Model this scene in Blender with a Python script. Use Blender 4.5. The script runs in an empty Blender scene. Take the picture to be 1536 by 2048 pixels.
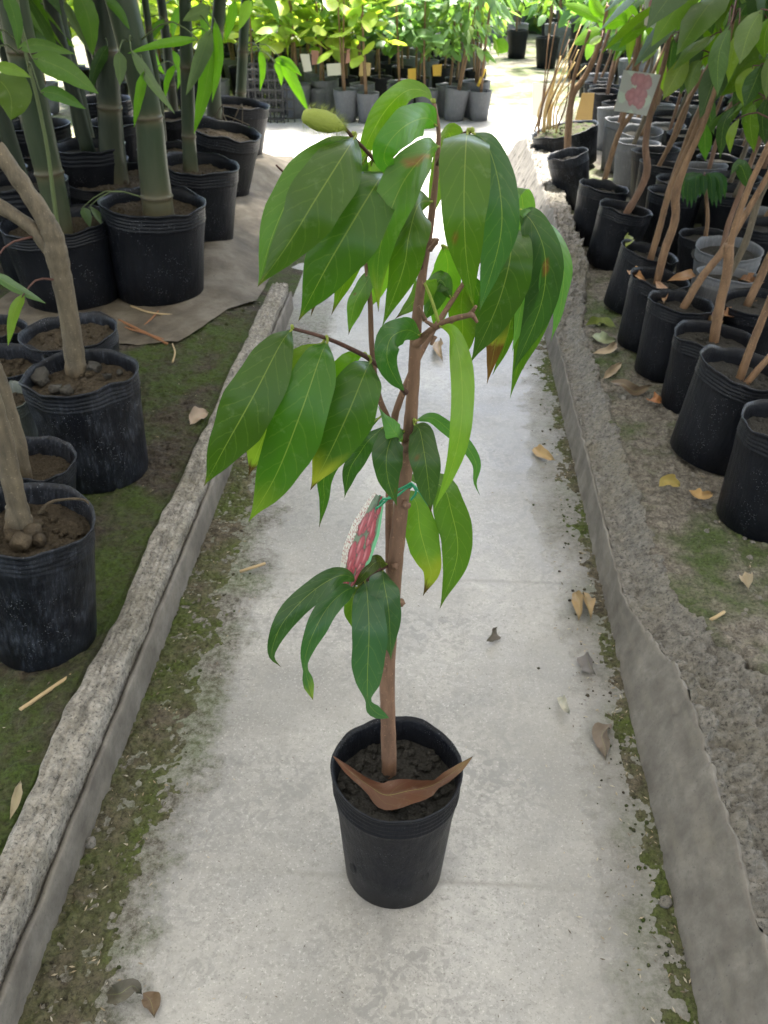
import bpy, bmesh, math, random
from mathutils import Vector, Matrix, noise, Quaternion
R_ = random.Random(7)
D = bpy.data; sc = bpy.context.scene
COL = sc.collection
# ------------------------------------------------------------------ camera
FPX, TH, YAW, CH = 1800.0, math.radians(33.8), math.radians(3.36), 1.4
cd = D.cameras.new('camera'); cam = D.objects.new('camera', cd); COL.objects.link(cam)
cam.location = (0, 0, CH); cam.rotation_euler = (math.pi/2-TH, 0, YAW)
cd.sensor_fit = 'VERTICAL'; cd.sensor_height = 24; cd.lens = FPX/2048*24
cd.clip_start = .02; cd.clip_end = 500
cd.dof.use_dof = True; cd.dof.focus_distance = 1.22; cd.dof.aperture_fstop = 8.0
sc.camera = cam
# ------------------------------------------------------------------ world, sun, exposure
w = D.worlds.new('World'); sc.world = w; w.use_nodes = True
nt = w.node_tree; bg = nt.nodes['Background']
sky = nt.nodes.new('ShaderNodeTexSky'); sky.sky_type = 'NISHITA'; sky.sun_disc = False
SUN_EL, SUN_AZ = math.radians(70), math.radians(25)      # azimuth from +Y (down the aisle) towards -X
sky.sun_elevation = SUN_EL; sky.sun_rotation = SUN_AZ
sky.air_density = 1.0; sky.dust_density = 4.0; sky.ozone_density = 1.0
nt.links.new(sky.outputs[0], bg.inputs[0]); bg.inputs[1].default_value = 0.15
sl = D.lights.new('sun', 'SUN'); sun = D.objects.new('sun', sl); COL.objects.link(sun)
sl.energy = 5.0; sl.angle = math.radians(8); sl.color = (1, .95, .87)
sd = Vector((math.sin(SUN_AZ)*math.cos(SUN_EL), math.cos(SUN_AZ)*math.cos(SUN_EL), math.sin(SUN_EL)))
sun.rotation_euler = sd.to_track_quat('Z', 'Y').to_euler(); sun.location = (0, 0, 20)
sc.view_settings.view_transform = 'Standard'; sc.view_settings.look = 'None'
sc.view_settings.exposure = 2.8; sc.view_settings.gamma = 1
sc.render.engine = 'CYCLES'
sc.cycles.use_denoising = True; sc.cycles.max_bounces = 8; sc.cycles.transparent_max_bounces = 12
sc.cycles.sample_clamp_indirect = 6

# ------------------------------------------------------------------ geometry helpers
fw = Vector((-math.sin(YAW)*math.cos(TH), math.cos(YAW)*math.cos(TH), -math.sin(TH)))
rt = Vector((math.cos(YAW), math.sin(YAW), 0)); up = rt.cross(fw); CAM = Vector((0, 0, CH))
def ray(x, y): return fw + rt*((x-768)/FPX) - up*((y-1024)/FPX)
def gz(x, y, z=0.0): d = ray(x, y); return CAM + d*((z-CH)/d.z)      # point of that sight line at height z
def gy(x, y, Y): d = ray(x, y); return CAM + d*(Y/d.y)                # ... at distance Y along the aisle
def depth(p): return (p-CAM).dot(fw)
def pm(px, p): return px*depth(p)/FPX                                 # pixels to metres at p

def empty(name, loc=(0, 0, 0)):
    o = D.objects.new(name, None); COL.objects.link(o); o.location = loc; o.empty_display_size = .1; return o
def tag(o, label=None, cat=None, group=None, kind=None):
    if label: o['label'] = label
    if cat: o['category'] = cat
    if group: o['group'] = group
    if kind: o['kind'] = kind
    return o
class MB:
    def __init__(s): s.v = []; s.f = []; s.c = []; s.uv = {}
    def add(s, v, f, c=None, uv=None):
        n = len(s.v); s.v += [tuple(p) for p in v]
        if c is None: c = [(1, 1, 1)]*len(v)
        elif isinstance(c, tuple): c = [c]*len(v)
        s.c += c
        if uv:
            for i, q in enumerate(uv): s.uv[n+i] = q
        s.f += [tuple(i+n for i in q) for q in f]
    def mesh(s, name, m, smooth=True):
        me = D.meshes.new(name); me.from_pydata(s.v, [], s.f)
        if m: me.materials.append(m)
        ca = me.color_attributes.new('Col', 'FLOAT_COLOR', 'POINT')
        ca.data.foreach_set('color', [x for c in s.c for x in (c[0], c[1], c[2], 1)])
        if s.uv:
            uvl = me.uv_layers.new(name='UVMap')
            for l in me.loops: uvl.data[l.index].uv = s.uv.get(l.vertex_index, (0, .5))
        if smooth: me.polygons.foreach_set('use_smooth', [True]*len(me.polygons))
        me.update(); return me
    def build(s, name, m, parent=None, smooth=True):
        return mk(name, s.mesh(name, m, smooth), parent)
def mk(name, me, parent=None):
    o = D.objects.new(name, me); COL.objects.link(o)
    if parent: o.parent = parent; o.matrix_parent_inverse = Matrix.Translation(-parent.location)
    return o
def kid(o, parent, local=None):                                        # child given in the parent's own space
    o.parent = parent
    if local is not None: o.location = local
    return o
def cr(pts, n):                                                        # Catmull-Rom resample; pts are tuples of any length
    P = [Vector(p) if not isinstance(p, Vector) else p for p in pts]
    if len(P) == 2: return [P[0].lerp(P[1], i/n) for i in range(n+1)]
    P = [P[0]*2-P[1]] + P + [P[-1]*2-P[-2]]; m = len(P)-3; out = []
    for k in range(n+1):
        t = k/n*m; i = min(int(t), m-1); t -= i
        a, b, c, d = P[i:i+4]
        out.append(.5*((2*b)+(c-a)*t+(2*a-5*b+4*c-d)*t*t+(3*b-a-3*c+d)*t**3))
    return out
def arc(P, n):                                                        # even spacing along a polyline
    L = [0.0]
    for a, b in zip(P, P[1:]): L.append(L[-1]+(b-a).length)
    out = []; i = 0
    for k in range(n+1):
        d = L[-1]*k/n
        while i < len(P)-2 and L[i+1] < d: i += 1
        out.append(P[i].lerp(P[i+1], min(1, (d-L[i])/max(1e-9, L[i+1]-L[i]))))
    return out
def lin(tab, x):
    for (a, b), (c, d) in zip(tab, tab[1:]):
        if x <= c: return b+(d-b)*(x-a)/(c-a) if c > a else d
    return tab[-1][1]
def tube(mb, pts, rad, n=24, seg=10, lump=0.0, col=(.09, .12, .05), cap=True):
    P = cr(pts, n); m = len(pts)-1; V = []; F = []
    fr = None
    for k, p in enumerate(P):
        t = (P[min(k+1, n)]-P[max(k-1, 0)]).normalized()
        if fr is None: fr = t.orthogonal().normalized()
        fr = (fr - t*fr.dot(t)).normalized(); b = t.cross(fr)
        x = k/n*m; i = min(int(x), m-1); r = rad[i]+(rad[i+1]-rad[i])*(x-i)
        for j in range(seg):
            a = 2*math.pi*j/seg; d = fr*math.cos(a)+b*math.sin(a)
            rr = r*(1+lump*noise.noise((p+d*r)*(0.35/max(r, 1e-4)))) if lump else r
            V.append(p+d*rr)
    for k in range(n):
        for j in range(seg):
            j2 = (j+1) % seg; F.append((k*seg+j, k*seg+j2, (k+1)*seg+j2, (k+1)*seg+j))
    if cap: F.append(tuple(range(seg))[::-1]); F.append(tuple(n*seg+j for j in range(seg)))
    mb.add(V, F, col)
    return P
PROF = [(0, .02), (.02, .05), (.06, .20), (.13, .46), (.25, .79), (.38, .96), (.48, 1), (.60, .93), (.72, .72), (.83, .44), (.90, .22), (.95, .08), (1, .006)]
PROF_B = [(0, .03), (.04, .3), (.12, .75), (.25, 1), (.45, .95), (.7, .66), (.88, .3), (1, .01)]     # bamboo
PROF_R = [(0, .04), (.05, .3), (.15, .65), (.35, .97), (.55, 1), (.78, .75), (.92, .4), (1, .05)]       # broad oval
def leaf(mb, pts, hw, roll=0.0, fold=.25, nu=30, nv=4, prof=PROF, col=(.1, .2, .03), tipc=None, tip0=.9, yel=None, yel0=.7,
         wave=.05, seed=0, face=None, spots=()):
    P = arc(cr(pts, 60), nu); V = []; C = []; UV = []; F = []; W = 2*nv+1
    rr = random.Random(seed); ph = rr.random()*9; prevL = None
    for k, p in enumerate(P):
        u = k/nu; t = (P[min(k+1, nu)]-P[max(k-1, 0)]).normalized()
        vd = (CAM-p).normalized() if face is None else face
        L = t.cross(vd)
        if L.length < .2 and prevL is not None: L = prevL-t*prevL.dot(t)
        L.normalize()
        if prevL is not None and L.dot(prevL) < 0: L = -L
        if prevL is not None: L = (L*.5+prevL*.5); L = (L-t*L.dot(t)).normalized()
        prevL = L
        N = L.cross(t)
        ro = roll if not isinstance(roll, (list, tuple)) else roll[0]+(roll[1]-roll[0])*u
        q = Quaternion(t, ro); L2 = q @ L; N2 = q @ N
        wd = lin(prof, u)*hw/max(.45, abs(math.cos(ro)))
        for j in range(-nv, nv+1):
            v = j/nv
            h = -fold*abs(v)**1.3*wd + wave*wd*math.sin(u*13+ph+(1.5 if v > 0 else 0))*abs(v)**2
            if j == 0: h -= .02*wd
            V.append(p+L2*(v*wd*(1+.04*math.sin(u*21+ph*2+v)))+N2*h)
            c = Vector(col)*(1+.10*noise.noise(Vector((u*5+seed*3.1, v*1.2, seed))))
            if yel:
                f = min(1, max(0, (u-yel0+.10*noise.noise(Vector((u*3, v*2, seed+4))))/.16)); c = c.lerp(Vector(yel), f)
            if tipc:
                f = min(1, max(0, (u-tip0+.05*noise.noise(Vector((u*9, v*3, seed+2))))/.03)); c = c.lerp(Vector(tipc), f)
            for (su, sv, sr, scol) in spots:
                d2 = math.hypot((u-su), (v-sv)*.22)
                if d2 < sr: c = c.lerp(Vector(scol), min(1, (sr-d2)/sr*3))
            C.append(tuple(c)); UV.append((u, .5+.5*v))
    for k in range(nu):
        for j in range(W-1):
            a = k*W+j; F.append((a, a+1, a+W+1, a+W))
    mb.add(V, F, C, UV)

# ------------------------------------------------------------------ materials
def mat(name):
    m = D.materials.new(name); m.use_nodes = True; n = m.node_tree
    return m, n, n.nodes['Principled BSDF'], n.nodes['Material Output']
def N_(n, t, **k):
    o = n.nodes.new(t)
    for a, b in k.items():
        if a in ('blend_type', 'operation', 'data_type', 'noise_dimensions', 'attribute_name', 'feature', 'distance', 'interpolation_type', 'color_space'): setattr(o, a, b)
        else: o.inputs[a].default_value = b
    return o
def tex_co(n, scale=(1, 1, 1), obj=True):
    tc = n.nodes.new('ShaderNodeTexCoord'); mp = n.nodes.new('ShaderNodeMapping'); mp.inputs['Scale'].default_value = scale
    n.links.new(tc.outputs['Object' if obj else 'Generated'], mp.inputs[0]); return mp
def noise_n(n, co, scale, detail=6, rough=.6, dist=0.0):
    o = N_(n, 'ShaderNodeTexNoise', Scale=scale, Detail=detail, Roughness=rough, Distortion=dist)
    if co: n.links.new(co.outputs[0], o.inputs['Vector'])
    return o
def ramp(n, src, stops, sock='Fac'):
    r = n.nodes.new('ShaderNodeValToRGB'); e = r.color_ramp.elements
    while len(e) < len(stops): e.new(.5)
    for i, (p, c) in enumerate(stops):
        e[i].position = p; e[i].color = (c[0], c[1], c[2], 1) if isinstance(c, tuple) else (c, c, c, 1)
    n.links.new(src.outputs[sock] if sock in src.outputs else src.outputs[0], r.inputs[0]); return r
def mix(n, fac, a, b, mode='MIX'):
    o = n.nodes.new('ShaderNodeMix'); o.data_type = 'RGBA'; o.blend_type = mode
    for s, v in ((o.inputs[0], fac), (o.inputs[6], a), (o.inputs[7], b)):
        if hasattr(v, 'is_linked') or hasattr(v, 'links'): n.links.new(v, s)
        elif isinstance(v, (int, float)): s.default_value = v
        else: s.default_value = (*v, 1)
    return o.outputs[2]
def math_n(n, op, a, b=None, clamp=False):
    o = n.nodes.new('ShaderNodeMath'); o.operation = op; o.use_clamp = clamp
    for i, v in enumerate((a, b)):
        if v is None: continue
        if isinstance(v, (int, float)): o.inputs[i].default_value = v
        else: n.links.new(v, o.inputs[i])
    return o.outputs[0]
def bump(n, p, src, strength=.3, dist=.01):
    b = N_(n, 'ShaderNodeBump', Strength=strength, Distance=dist); n.links.new(src, b.inputs['Height'])
    n.links.new(b.outputs[0], p.inputs['Normal']); return b

def leaf_mat(name, trans=.48, rough=.33, vein=1.0, glow=(1.35, 1.65, .45), nveins=10):
    m, n, p, out = mat(name)
    at = N_(n, 'ShaderNodeAttribute', ); at.attribute_name = 'Col'
    uv = n.nodes.new('ShaderNodeUVMap'); sp = n.nodes.new('ShaderNodeSeparateXYZ'); n.links.new(uv.outputs[0], sp.inputs[0])
    av = math_n(n, 'ABSOLUTE', math_n(n, 'SUBTRACT', sp.outputs[1], .5))           # 0 at midrib .. .5 edge
    mid = math_n(n, 'LESS_THAN', av, .011)
    # side veins curving forward
    ph = math_n(n, 'SUBTRACT', math_n(n, 'MULTIPLY', sp.outputs[0], nveins), math_n(n, 'MULTIPLY', math_n(n, 'POWER', av, 1.25), nveins*.42))
    nz = noise_n(n, None, 5, 2); n.links.new(uv.outputs[0], nz.inputs['Vector'])
    ph = math_n(n, 'ADD', ph, math_n(n, 'MULTIPLY', nz.outputs['Fac'], .5))
    fr = math_n(n, 'ABSOLUTE', math_n(n, 'SUBTRACT', math_n(n, 'FRACT', ph), .5))
    sv = math_n(n, 'MULTIPLY', math_n(n, 'LESS_THAN', fr, .045), math_n(n, 'LESS_THAN', av, .42))
    vv = math_n(n, 'MAXIMUM', mid, math_n(n, 'MULTIPLY', sv, .20*vein))
    co = tex_co(n); blot = noise_n(n, co, 28, 4)
    base = mix(n, math_n(n, 'MULTIPLY', blot.outputs['Fac'], .35), at.outputs['Color'], (.03, .06, .012))
    base = mix(n, math_n(n, 'MULTIPLY', vv, .42*vein), base, (.30, .36, .09))
    dust = noise_n(n, co, 60, 5, .7); dr = ramp(n, dust, [(.58, 0), (.75, .10)])
    base = mix(n, dr.outputs[0], base, (.45, .5, .42))
    n.links.new(base, p.inputs['Base Color']); p.inputs['Roughness'].default_value = rough
    p.inputs['Specular IOR Level'].default_value = .42
    h = math_n(n, 'ADD', math_n(n, 'MULTIPLY', vv, -.6), math_n(n, 'MULTIPLY', fr, .8))
    bump(n, p, h, .22*vein, .002)
    t = n.nodes.new('ShaderNodeBsdfTranslucent'); tcol = mix(n, 1.0, base, glow, 'MULTIPLY'); n.links.new(tcol, t.inputs[0])
    ms = n.nodes.new('ShaderNodeMixShader'); ms.inputs[0].default_value = trans
    n.links.new(p.outputs[0], ms.inputs[1]); n.links.new(t.outputs[0], ms.inputs[2]); n.links.new(ms.outputs[0], out.inputs[0])
    return m
M = {}
M['leaf'] = leaf_mat('leaf_glossy')
M['leaf_bg'] = leaf_mat('leaf_thin', trans=.5, rough=.42, vein=.5, glow=(1.5, 1.6, .6))
M['dry'] = leaf_mat('dry_leaf', trans=.15, rough=.6, vein=.8, glow=(1, 1, 1))

def bark(name, c1, c2, sc_=60, long=.25):
    m, n, p, out = mat(name); co = tex_co(n, (1, 1, long)); a = noise_n(n, co, sc_, 6, .65)
    r = ramp(n, a, [(.3, c1), (.7, c2)]); b2 = noise_n(n, tex_co(n), 190, 3)
    sp = ramp(n, b2, [(.62, 0), (.7, .5)])
    c = mix(n, sp.outputs[0], r.outputs[0], tuple(min(1, x*1.9) for x in c2))
    n.links.new(c, p.inputs['Base Color']); p.inputs['Roughness'].default_value = .72
    bump(n, p, a.outputs['Fac'], .5, .004); return m
M['bark'] = bark('bark_brown', (.085, .046, .028), (.185, .105, .064))
M['twig'] = bark('twig_dark_red', (.045, .018, .014), (.085, .035, .025), 90)
M['bark_tan'] = bark('bark_tan', (.075, .042, .022), (.20, .118, .060), 55)
M['bark_grey'] = bark('bark_grey', (.042, .034, .022), (.125, .10, .064), 55)

def pot_mat(name, base=(.0045, .0052, .0075), dust=(.13, .15, .19), amount=.5, rough=.42, spots=.4):
    m, n, p, out = mat(name)
    co = tex_co(n, (1, 1, .22)); a = noise_n(n, co, 16, 8, .75); st = ramp(n, a, [(.50, 0), (.70, amount)])
    co2 = tex_co(n); b = noise_n(n, co2, 1.8, 5, .6); bl = ramp(n, b, [(.42, 0), (.70, amount*.4)])
    v = n.nodes.new('ShaderNodeTexVoronoi'); v.inputs['Scale'].default_value = 26; n.links.new(co2.outputs[0], v.inputs['Vector'])
    c5 = noise_n(n, co2, 2.6, 3); ss = math_n(n, 'MULTIPLY', math_n(n, 'LESS_THAN', v.outputs['Distance'], .17), ramp(n, c5, [(.50, .03*spots), (.66, spots)]).outputs[0])
    sf = math_n(n, 'MULTIPLY', st.outputs[0], ramp(n, b, [(.38, .15), (.58, 1)]).outputs[0])
    c = mix(n, sf, base, dust); c = mix(n, bl.outputs[0], c, tuple(x*.6 for x in dust)); c = mix(n, ss, c, (.38, .40, .43))
    n.links.new(c, p.inputs['Base Color'])
    rg = math_n(n, 'ADD', math_n(n, 'MULTIPLY', b.outputs['Fac'], .3), rough-.12); n.links.new(rg, p.inputs['Roughness'])
    p.inputs['Specular IOR Level'].default_value = .2
    bump(n, p, math_n(n, 'ADD', noise_n(n, tex_co(n, (1, 1, .3)), 5, 4).outputs['Fac'], math_n(n, 'MULTIPLY', a.outputs['Fac'], .25)), .35, .012); return m
M['pot'] = pot_mat('pot_black_plastic', amount=.04, spots=.45, rough=.42)
M['pot_dusty'] = pot_mat('pot_black_dusty', amount=.36, spots=.6)
M['pot_grey'] = pot_mat('pot_grey_weathered', (.10, .105, .115), (.22, .225, .235), .8, .6, .1)
M['pot_faded'] = pot_mat('pot_faded_green_grey', (.10, .115, .10), (.24, .25, .24), .8, .6, .2)
m, n, p, out = mat('hole_shade'); p.inputs['Base Color'].default_value = (.004, .004, .004, 1); p.inputs['Roughness'].default_value = .9; M['hole'] = m

def soil_mat(name, c1, c2, scale=60):
    m, n, p, out = mat(name); co = tex_co(n); a = noise_n(n, co, scale, 8, .7); b = noise_n(n, co, scale*.15, 4)
    r = ramp(n, a, [(.3, c1), (.68, c2)]); c = mix(n, math_n(n, 'MULTIPLY', b.outputs['Fac'], .5), r.outputs[0], c1)
    n.links.new(c, p.inputs['Base Color']); p.inputs['Roughness'].default_value = .92; p.inputs['Specular IOR Level'].default_value = .2
    bump(n, p, a.outputs['Fac'], 1.0, .03); return m
M['soil'] = soil_mat('soil_dark_grey', (.030, .029, .026), (.11, .105, .092), 22)
M['soil_tan'] = soil_mat('soil_dry_tan', (.035, .027, .018), (.15, .12, .08), 18)

# concrete aisle with moss creeping in from both walls
m, n, p, out = mat('concrete_path'); co = tex_co(n)
big = noise_n(n, co, 1.6, 5, .55); mid = noise_n(n, co, 9, 6, .65); fine = noise_n(n, co, 75, 5, .7); vfine = noise_n(n, co, 300, 3)
c = ramp(n, big, [(.32, (.15, .146, .136)), (.47, (.27, .262, .244)), (.60, (.37, .36, .335))]).outputs[0]
c = mix(n, ramp(n, mid, [(.35, .45), (.6, 0)]).outputs[0], c, (.20, .20, .198))
c = mix(n, ramp(n, fine, [(.32, .75), (.49, 0)]).outputs[0], c, (.17, .168, .155))
c = mix(n, ramp(n, vfine, [(.30, .8), (.40, 0)]).outputs[0], c, (.10, .095, .08))
c = mix(n, ramp(n, noise_n(n, co, 160, 4, .75), [(.55, 0), (.68, .55)]).outputs[0], c, (.52, .51, .48))
c = mix(n, ramp(n, noise_n(n, co, 4.5, 7, .72, .6), [(.50, 0), (.62, .5), (.70, .1)]).outputs[0], c, (.22, .215, .2))
sx = n.nodes.new('ShaderNodeSeparateXYZ'); n.links.new(co.outputs[0], sx.inputs[0])
nz = noise_n(n, co, 7, 6, .65); nz2 = noise_n(n, co, 1.3, 3)
wob = math_n(n, 'ADD', math_n(n, 'MULTIPLY', math_n(n, 'SUBTRACT', nz.outputs['Fac'], .5), .22), math_n(n, 'MULTIPLY', math_n(n, 'SUBTRACT', nz2.outputs['Fac'], .5), .22))
nzf = noise_n(n, co, 32, 9, .8); wob = math_n(n, 'ADD', wob, math_n(n, 'MULTIPLY', math_n(n, 'SUBTRACT', nzf.outputs['Fac'], .5), .20))
xl = math_n(n, 'ADD', sx.outputs[0], wob)
ml = n.nodes.new('ShaderNodeMapRange'); ml.inputs['From Min'].default_value = -.40; ml.inputs['From Max'].default_value = -.46; n.links.new(xl, ml.inputs[0])
mr = n.nodes.new('ShaderNodeMapRange'); mr.inputs['From Min'].default_value = .315; mr.inputs['From Max'].default_value = .40; n.links.new(xl, mr.inputs[0])
near = n.nodes.new('ShaderNodeMapRange'); near.inputs['From Min'].default_value = 4.4; near.inputs['From Max'].default_value = 3.2; n.links.new(sx.outputs[1], near.inputs[0])
mossm = math_n(n, 'MULTIPLY', math_n(n, 'MAXIMUM', ml.outputs[0], mr.outputs[0]), near.outputs[0])
mn = noise_n(n, co, 60, 9, .8); mn2 = noise_n(n, co, 5, 4)
mossm = math_n(n, 'MULTIPLY', mossm, ramp(n, mn, [(.42, 1), (.62, .45)]).outputs[0])
mossc = ramp(n, mn, [(.34, (.022, .019, .013)), (.5, (.060, .053, .033)), (.68, (.13, .118, .08))]).outputs[0]
mossc = mix(n, math_n(n, 'MULTIPLY', ramp(n, mn2, [(.44, 0), (.60, .9)]).outputs[0], ramp(n, mn, [(.35, .3), (.55, 1)]).outputs[0]), mossc, (.055, .078, .018))
c = mix(n, mossm, c, mossc)
dirt = ramp(n, noise_n(n, co, 3.2, 6, .7), [(.55, 0), (.75, .55)]).outputs[0]
dm = n.nodes.new('ShaderNodeMapRange'); dm.inputs['From Min'].default_value = .12; dm.inputs['From Max'].default_value = .33; n.links.new(xl, dm.inputs[0])
c = mix(n, math_n(n, 'MULTIPLY', dm.outputs[0], .5), c, (.16, .155, .14))
c = mix(n, dirt, c, (.20, .195, .18))
mot = noise_n(n, co, 48, 5, .6, 1.2); motm = ramp(n, noise_n(n, co, 2.4, 4), [(.40, 0), (.62, 1)]).outputs[0]
c = mix(n, math_n(n, 'MULTIPLY', math_n(n, 'MULTIPLY', ramp(n, mot, [(.48, 0), (.55, .8)]).outputs[0], motm), math_n(n, 'SUBTRACT', 1.0, mossm)), c, (.165, .163, .157))
for jy, amt in ((.945, .45), (1.79, .4), (3.28, .6)):
    dj = math_n(n, 'ABSOLUTE', math_n(n, 'ADD', math_n(n, 'SUBTRACT', sx.outputs[1], jy), math_n(n, 'MULTIPLY', math_n(n, 'SUBTRACT', nz2.outputs['Fac'], .5), .05)))
    jm = n.nodes.new('ShaderNodeMapRange'); jm.inputs['From Min'].default_value = .009; jm.inputs['From Max'].default_value = .001; n.links.new(dj, jm.inputs[0])
    c = mix(n, math_n(n, 'MULTIPLY', math_n(n, 'MULTIPLY', jm.outputs[0], amt), ramp(n, big, [(.40, .1), (.55, 1)]).outputs[0]), c, (.13, .125, .11))
n.links.new(c, p.inputs['Base Color'])
rg = math_n(n, 'ADD', math_n(n, 'MULTIPLY', mid.outputs['Fac'], .35), math_n(n, 'ADD', math_n(n, 'MULTIPLY', mossm, .30), .30)); n.links.new(rg, p.inputs['Roughness'])
hh = math_n(n, 'ADD', math_n(n, 'MULTIPLY', fine.outputs['Fac'], .25), math_n(n, 'MULTIPLY', mossm, math_n(n, 'MULTIPLY', mn.outputs['Fac'], 2.2)))
bump(n, p, hh, .45, .006); M['path'] = m

def ground_mat(name, c1, c2, moss, m0, m1, scale=1.0):
    m, n, p, out = mat(name); co = tex_co(n); a = noise_n(n, co, 45*scale, 8, .72); b = noise_n(n, co, 4.2*scale, 5, .6); d = noise_n(n, co, 11*scale, 5, .65)
    a2 = noise_n(n, co, 130*scale, 6, .75); r = ramp(n, a, [(.36, c1), (.62, c2)]).outputs[0]; r = mix(n, ramp(n, a2, [(.36, .8), (.5, 0)]).outputs[0], r, tuple(x*.45 for x in c1)); r = mix(n, ramp(n, a2, [(.58, 0), (.68, .5)]).outputs[0], r, tuple(min(1, x*1.6) for x in c2))
    mc = ramp(n, a2, [(.36, tuple(x*.35 for x in moss)), (.62, moss)]).outputs[0]
    f = math_n(n, 'MULTIPLY', ramp(n, b, [(m0, 0), (m1, 1)]).outputs[0], ramp(n, d, [(.33, .25), (.55, 1)]).outputs[0])
    c = mix(n, f, r, mc); n.links.new(c, p.inputs['Base Color']); p.inputs['Roughness'].default_value = .9; p.inputs['Specular IOR Level'].default_value = .25
    bump(n, p, math_n(n, 'ADD', a.outputs['Fac'], math_n(n, 'MULTIPLY', d.outputs['Fac'], 1.5)), .9, .012); return m
M['bed_l'] = ground_mat('soil_mossy', (.021, .017, .012), (.068, .056, .040), (.050, .078, .013), .42, .56)
M['bed_r'] = ground_mat('soil_grey_mossy', (.065, .057, .046), (.19, .172, .142), (.066, .094, .028), .46, .60)
M['moss'] = ground_mat('moss_mud', (.045, .038, .026), (.125, .108, .075), (.075, .098, .022), .40, .56)
M['grass'] = ground_mat('grass_ground', (.09, .085, .06), (.22, .2, .16), (.07, .10, .03), .42, .58, .7)

def rough_conc(name, dark=.13, light=.36, warm=1.0):
    m, n, p, out = mat(name); co = tex_co(n); a = noise_n(n, co, 38, 8, .75); b = noise_n(n, co, 6, 4)
    v = n.nodes.new('ShaderNodeTexVoronoi'); v.inputs['Scale'].default_value = 70; n.links.new(co.outputs[0], v.inputs['Vector'])
    r = ramp(n, a, [(.28, (dark, dark*.95, dark*.84)), (.58, (light, light*.94, light*.82)), (.8, (light*1.35, light*1.3, light*1.2))]).outputs[0]
    c = mix(n, ramp(n, b, [(.45, 0), (.68, .6)]).outputs[0], r, (.16, .145, .105)); pit = noise_n(n, co, 130, 6, .75); c = mix(n, ramp(n, pit, [(.36, .9), (.48, 0)]).outputs[0], c, (dark*.45, dark*.42, dark*.36)); c = mix(n, ramp(n, pit, [(.58, 0), (.70, .5)]).outputs[0], c, (light*1.5, light*1.46, light*1.36))
    n.links.new(c, p.inputs['Base Color']); p.inputs['Roughness'].default_value = .9
    bump(n, p, math_n(n, 'ADD', a.outputs['Fac'], math_n(n, 'MULTIPLY', v.outputs['Distance'], .5)), 1.0, .012); return m
M['kerb'] = rough_conc('kerb_rough_concrete', .07, .33)
M['kerb_r'] = rough_conc('kerb_crumbled_mortar', .045, .175)
m, n, p, out = mat('plaster_grey'); co = tex_co(n); a = noise_n(n, co, 14, 7, .65); b = noise_n(n, tex_co(n, (1, .25, 1)), 30, 5); f3 = noise_n(n, co, 160, 3)
c = ramp(n, a, [(.3, (.066, .059, .050)), (.5, (.112, .103, .089)), (.7, (.168, .157, .138))]).outputs[0]
c = mix(n, ramp(n, noise_n(n, co, 90, 5, .7), [(.33, .7), (.5, 0)]).outputs[0], c, (.10, .092, .078))
c = mix(n, ramp(n, b, [(.5, 0), (.75, .5)]).outputs[0], c, (.17, .155, .125)); c = mix(n, ramp(n, f3, [(.28, .7), (.36, 0)]).outputs[0], c, (.06, .055, .05))
n.links.new(c, p.inputs['Base Color']); p.inputs['Roughness'].default_value = .82; bump(n, p, math_n(n, 'ADD', a.outputs['Fac'], math_n(n, 'MULTIPLY', f3.outputs['Fac'], .2)), .5, .006); M['plaster'] = m
m, n, p, out = mat('tarp_cloth'); co = tex_co(n); a = noise_n(n, co, 6, 7, .65); f3 = noise_n(n, co, 60, 4)
c = ramp(n, a, [(.32, (.040, .031, .020)), (.5, (.085, .070, .048)), (.72, (.15, .132, .105))]).outputs[0]; c = mix(n, ramp(n, f3, [(.3, .7), (.4, 0)]).outputs[0], c, (.05, .042, .03))
n.links.new(c, p.inputs['Base Color']); p.inputs['Roughness'].default_value = .85; bump(n, p, a.outputs['Fac'], .4, .02); M['tarp'] = m
m, n, p, out = mat('bamboo_culm'); at = N_(n, 'ShaderNodeAttribute'); at.attribute_name = 'Col'; co = tex_co(n, (1, 1, .15)); a = noise_n(n, co, 30, 6)
c = mix(n, ramp(n, a, [(.4, 0), (.75, .5)]).outputs[0], at.outputs['Color'], (.055, .060, .038)); n.links.new(c, p.inputs['Base Color']); p.inputs['Roughness'].default_value = .42; p.inputs['Specular IOR Level'].default_value = .25; M['bamboo'] = m
def plain(name, c, rough=.6, trans=0.0, attr=False):
    m, n, p, out = mat(name); p.inputs['Roughness'].default_value = rough
    co = tex_co(n); a = noise_n(n, co, 40, 4); src = c
    if attr:
        at = N_(n, 'ShaderNodeAttribute'); at.attribute_name = 'Col'; src = at.outputs['Color']
    cc = mix(n, math_n(n, 'MULTIPLY', a.outputs['Fac'], .3), src, tuple(x*.6 for x in c)); n.links.new(cc, p.inputs['Base Color'])
    if trans:
        t = n.nodes.new('ShaderNodeBsdfTranslucent'); n.links.new(cc, t.inputs[0]); ms = n.nodes.new('ShaderNodeMixShader'); ms.inputs[0].default_value = trans
        n.links.new(p.outputs[0], ms.inputs[1]); n.links.new(t.outputs[0], ms.inputs[2]); n.links.new(ms.outputs[0], out.inputs[0])
    return m
M['tagprint'] = plain('printed_card', (.5, .5, .5), .3, .15, True)
M['tie'] = plain('green_plastic_tie', (.01, .22, .10), .3)
M['white'] = plain('white_card', (.72, .70, .64), .6, .3)
M['pinkcard'] = plain('pink_card', (.62, .33, .28), .5, .3)
M['yellow'] = plain('yellow_card', (.7, .48, .06), .5, .4)
M['cream'] = plain('cream_card', (.55, .42, .2), .6, .3)
M['bud'] = plain('bud_fuzzy', (.27, .33, .055), .65, .3)
M['husk'] = plain('husk_straw', (.36, .30, .19), .8, 0, True)
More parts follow.
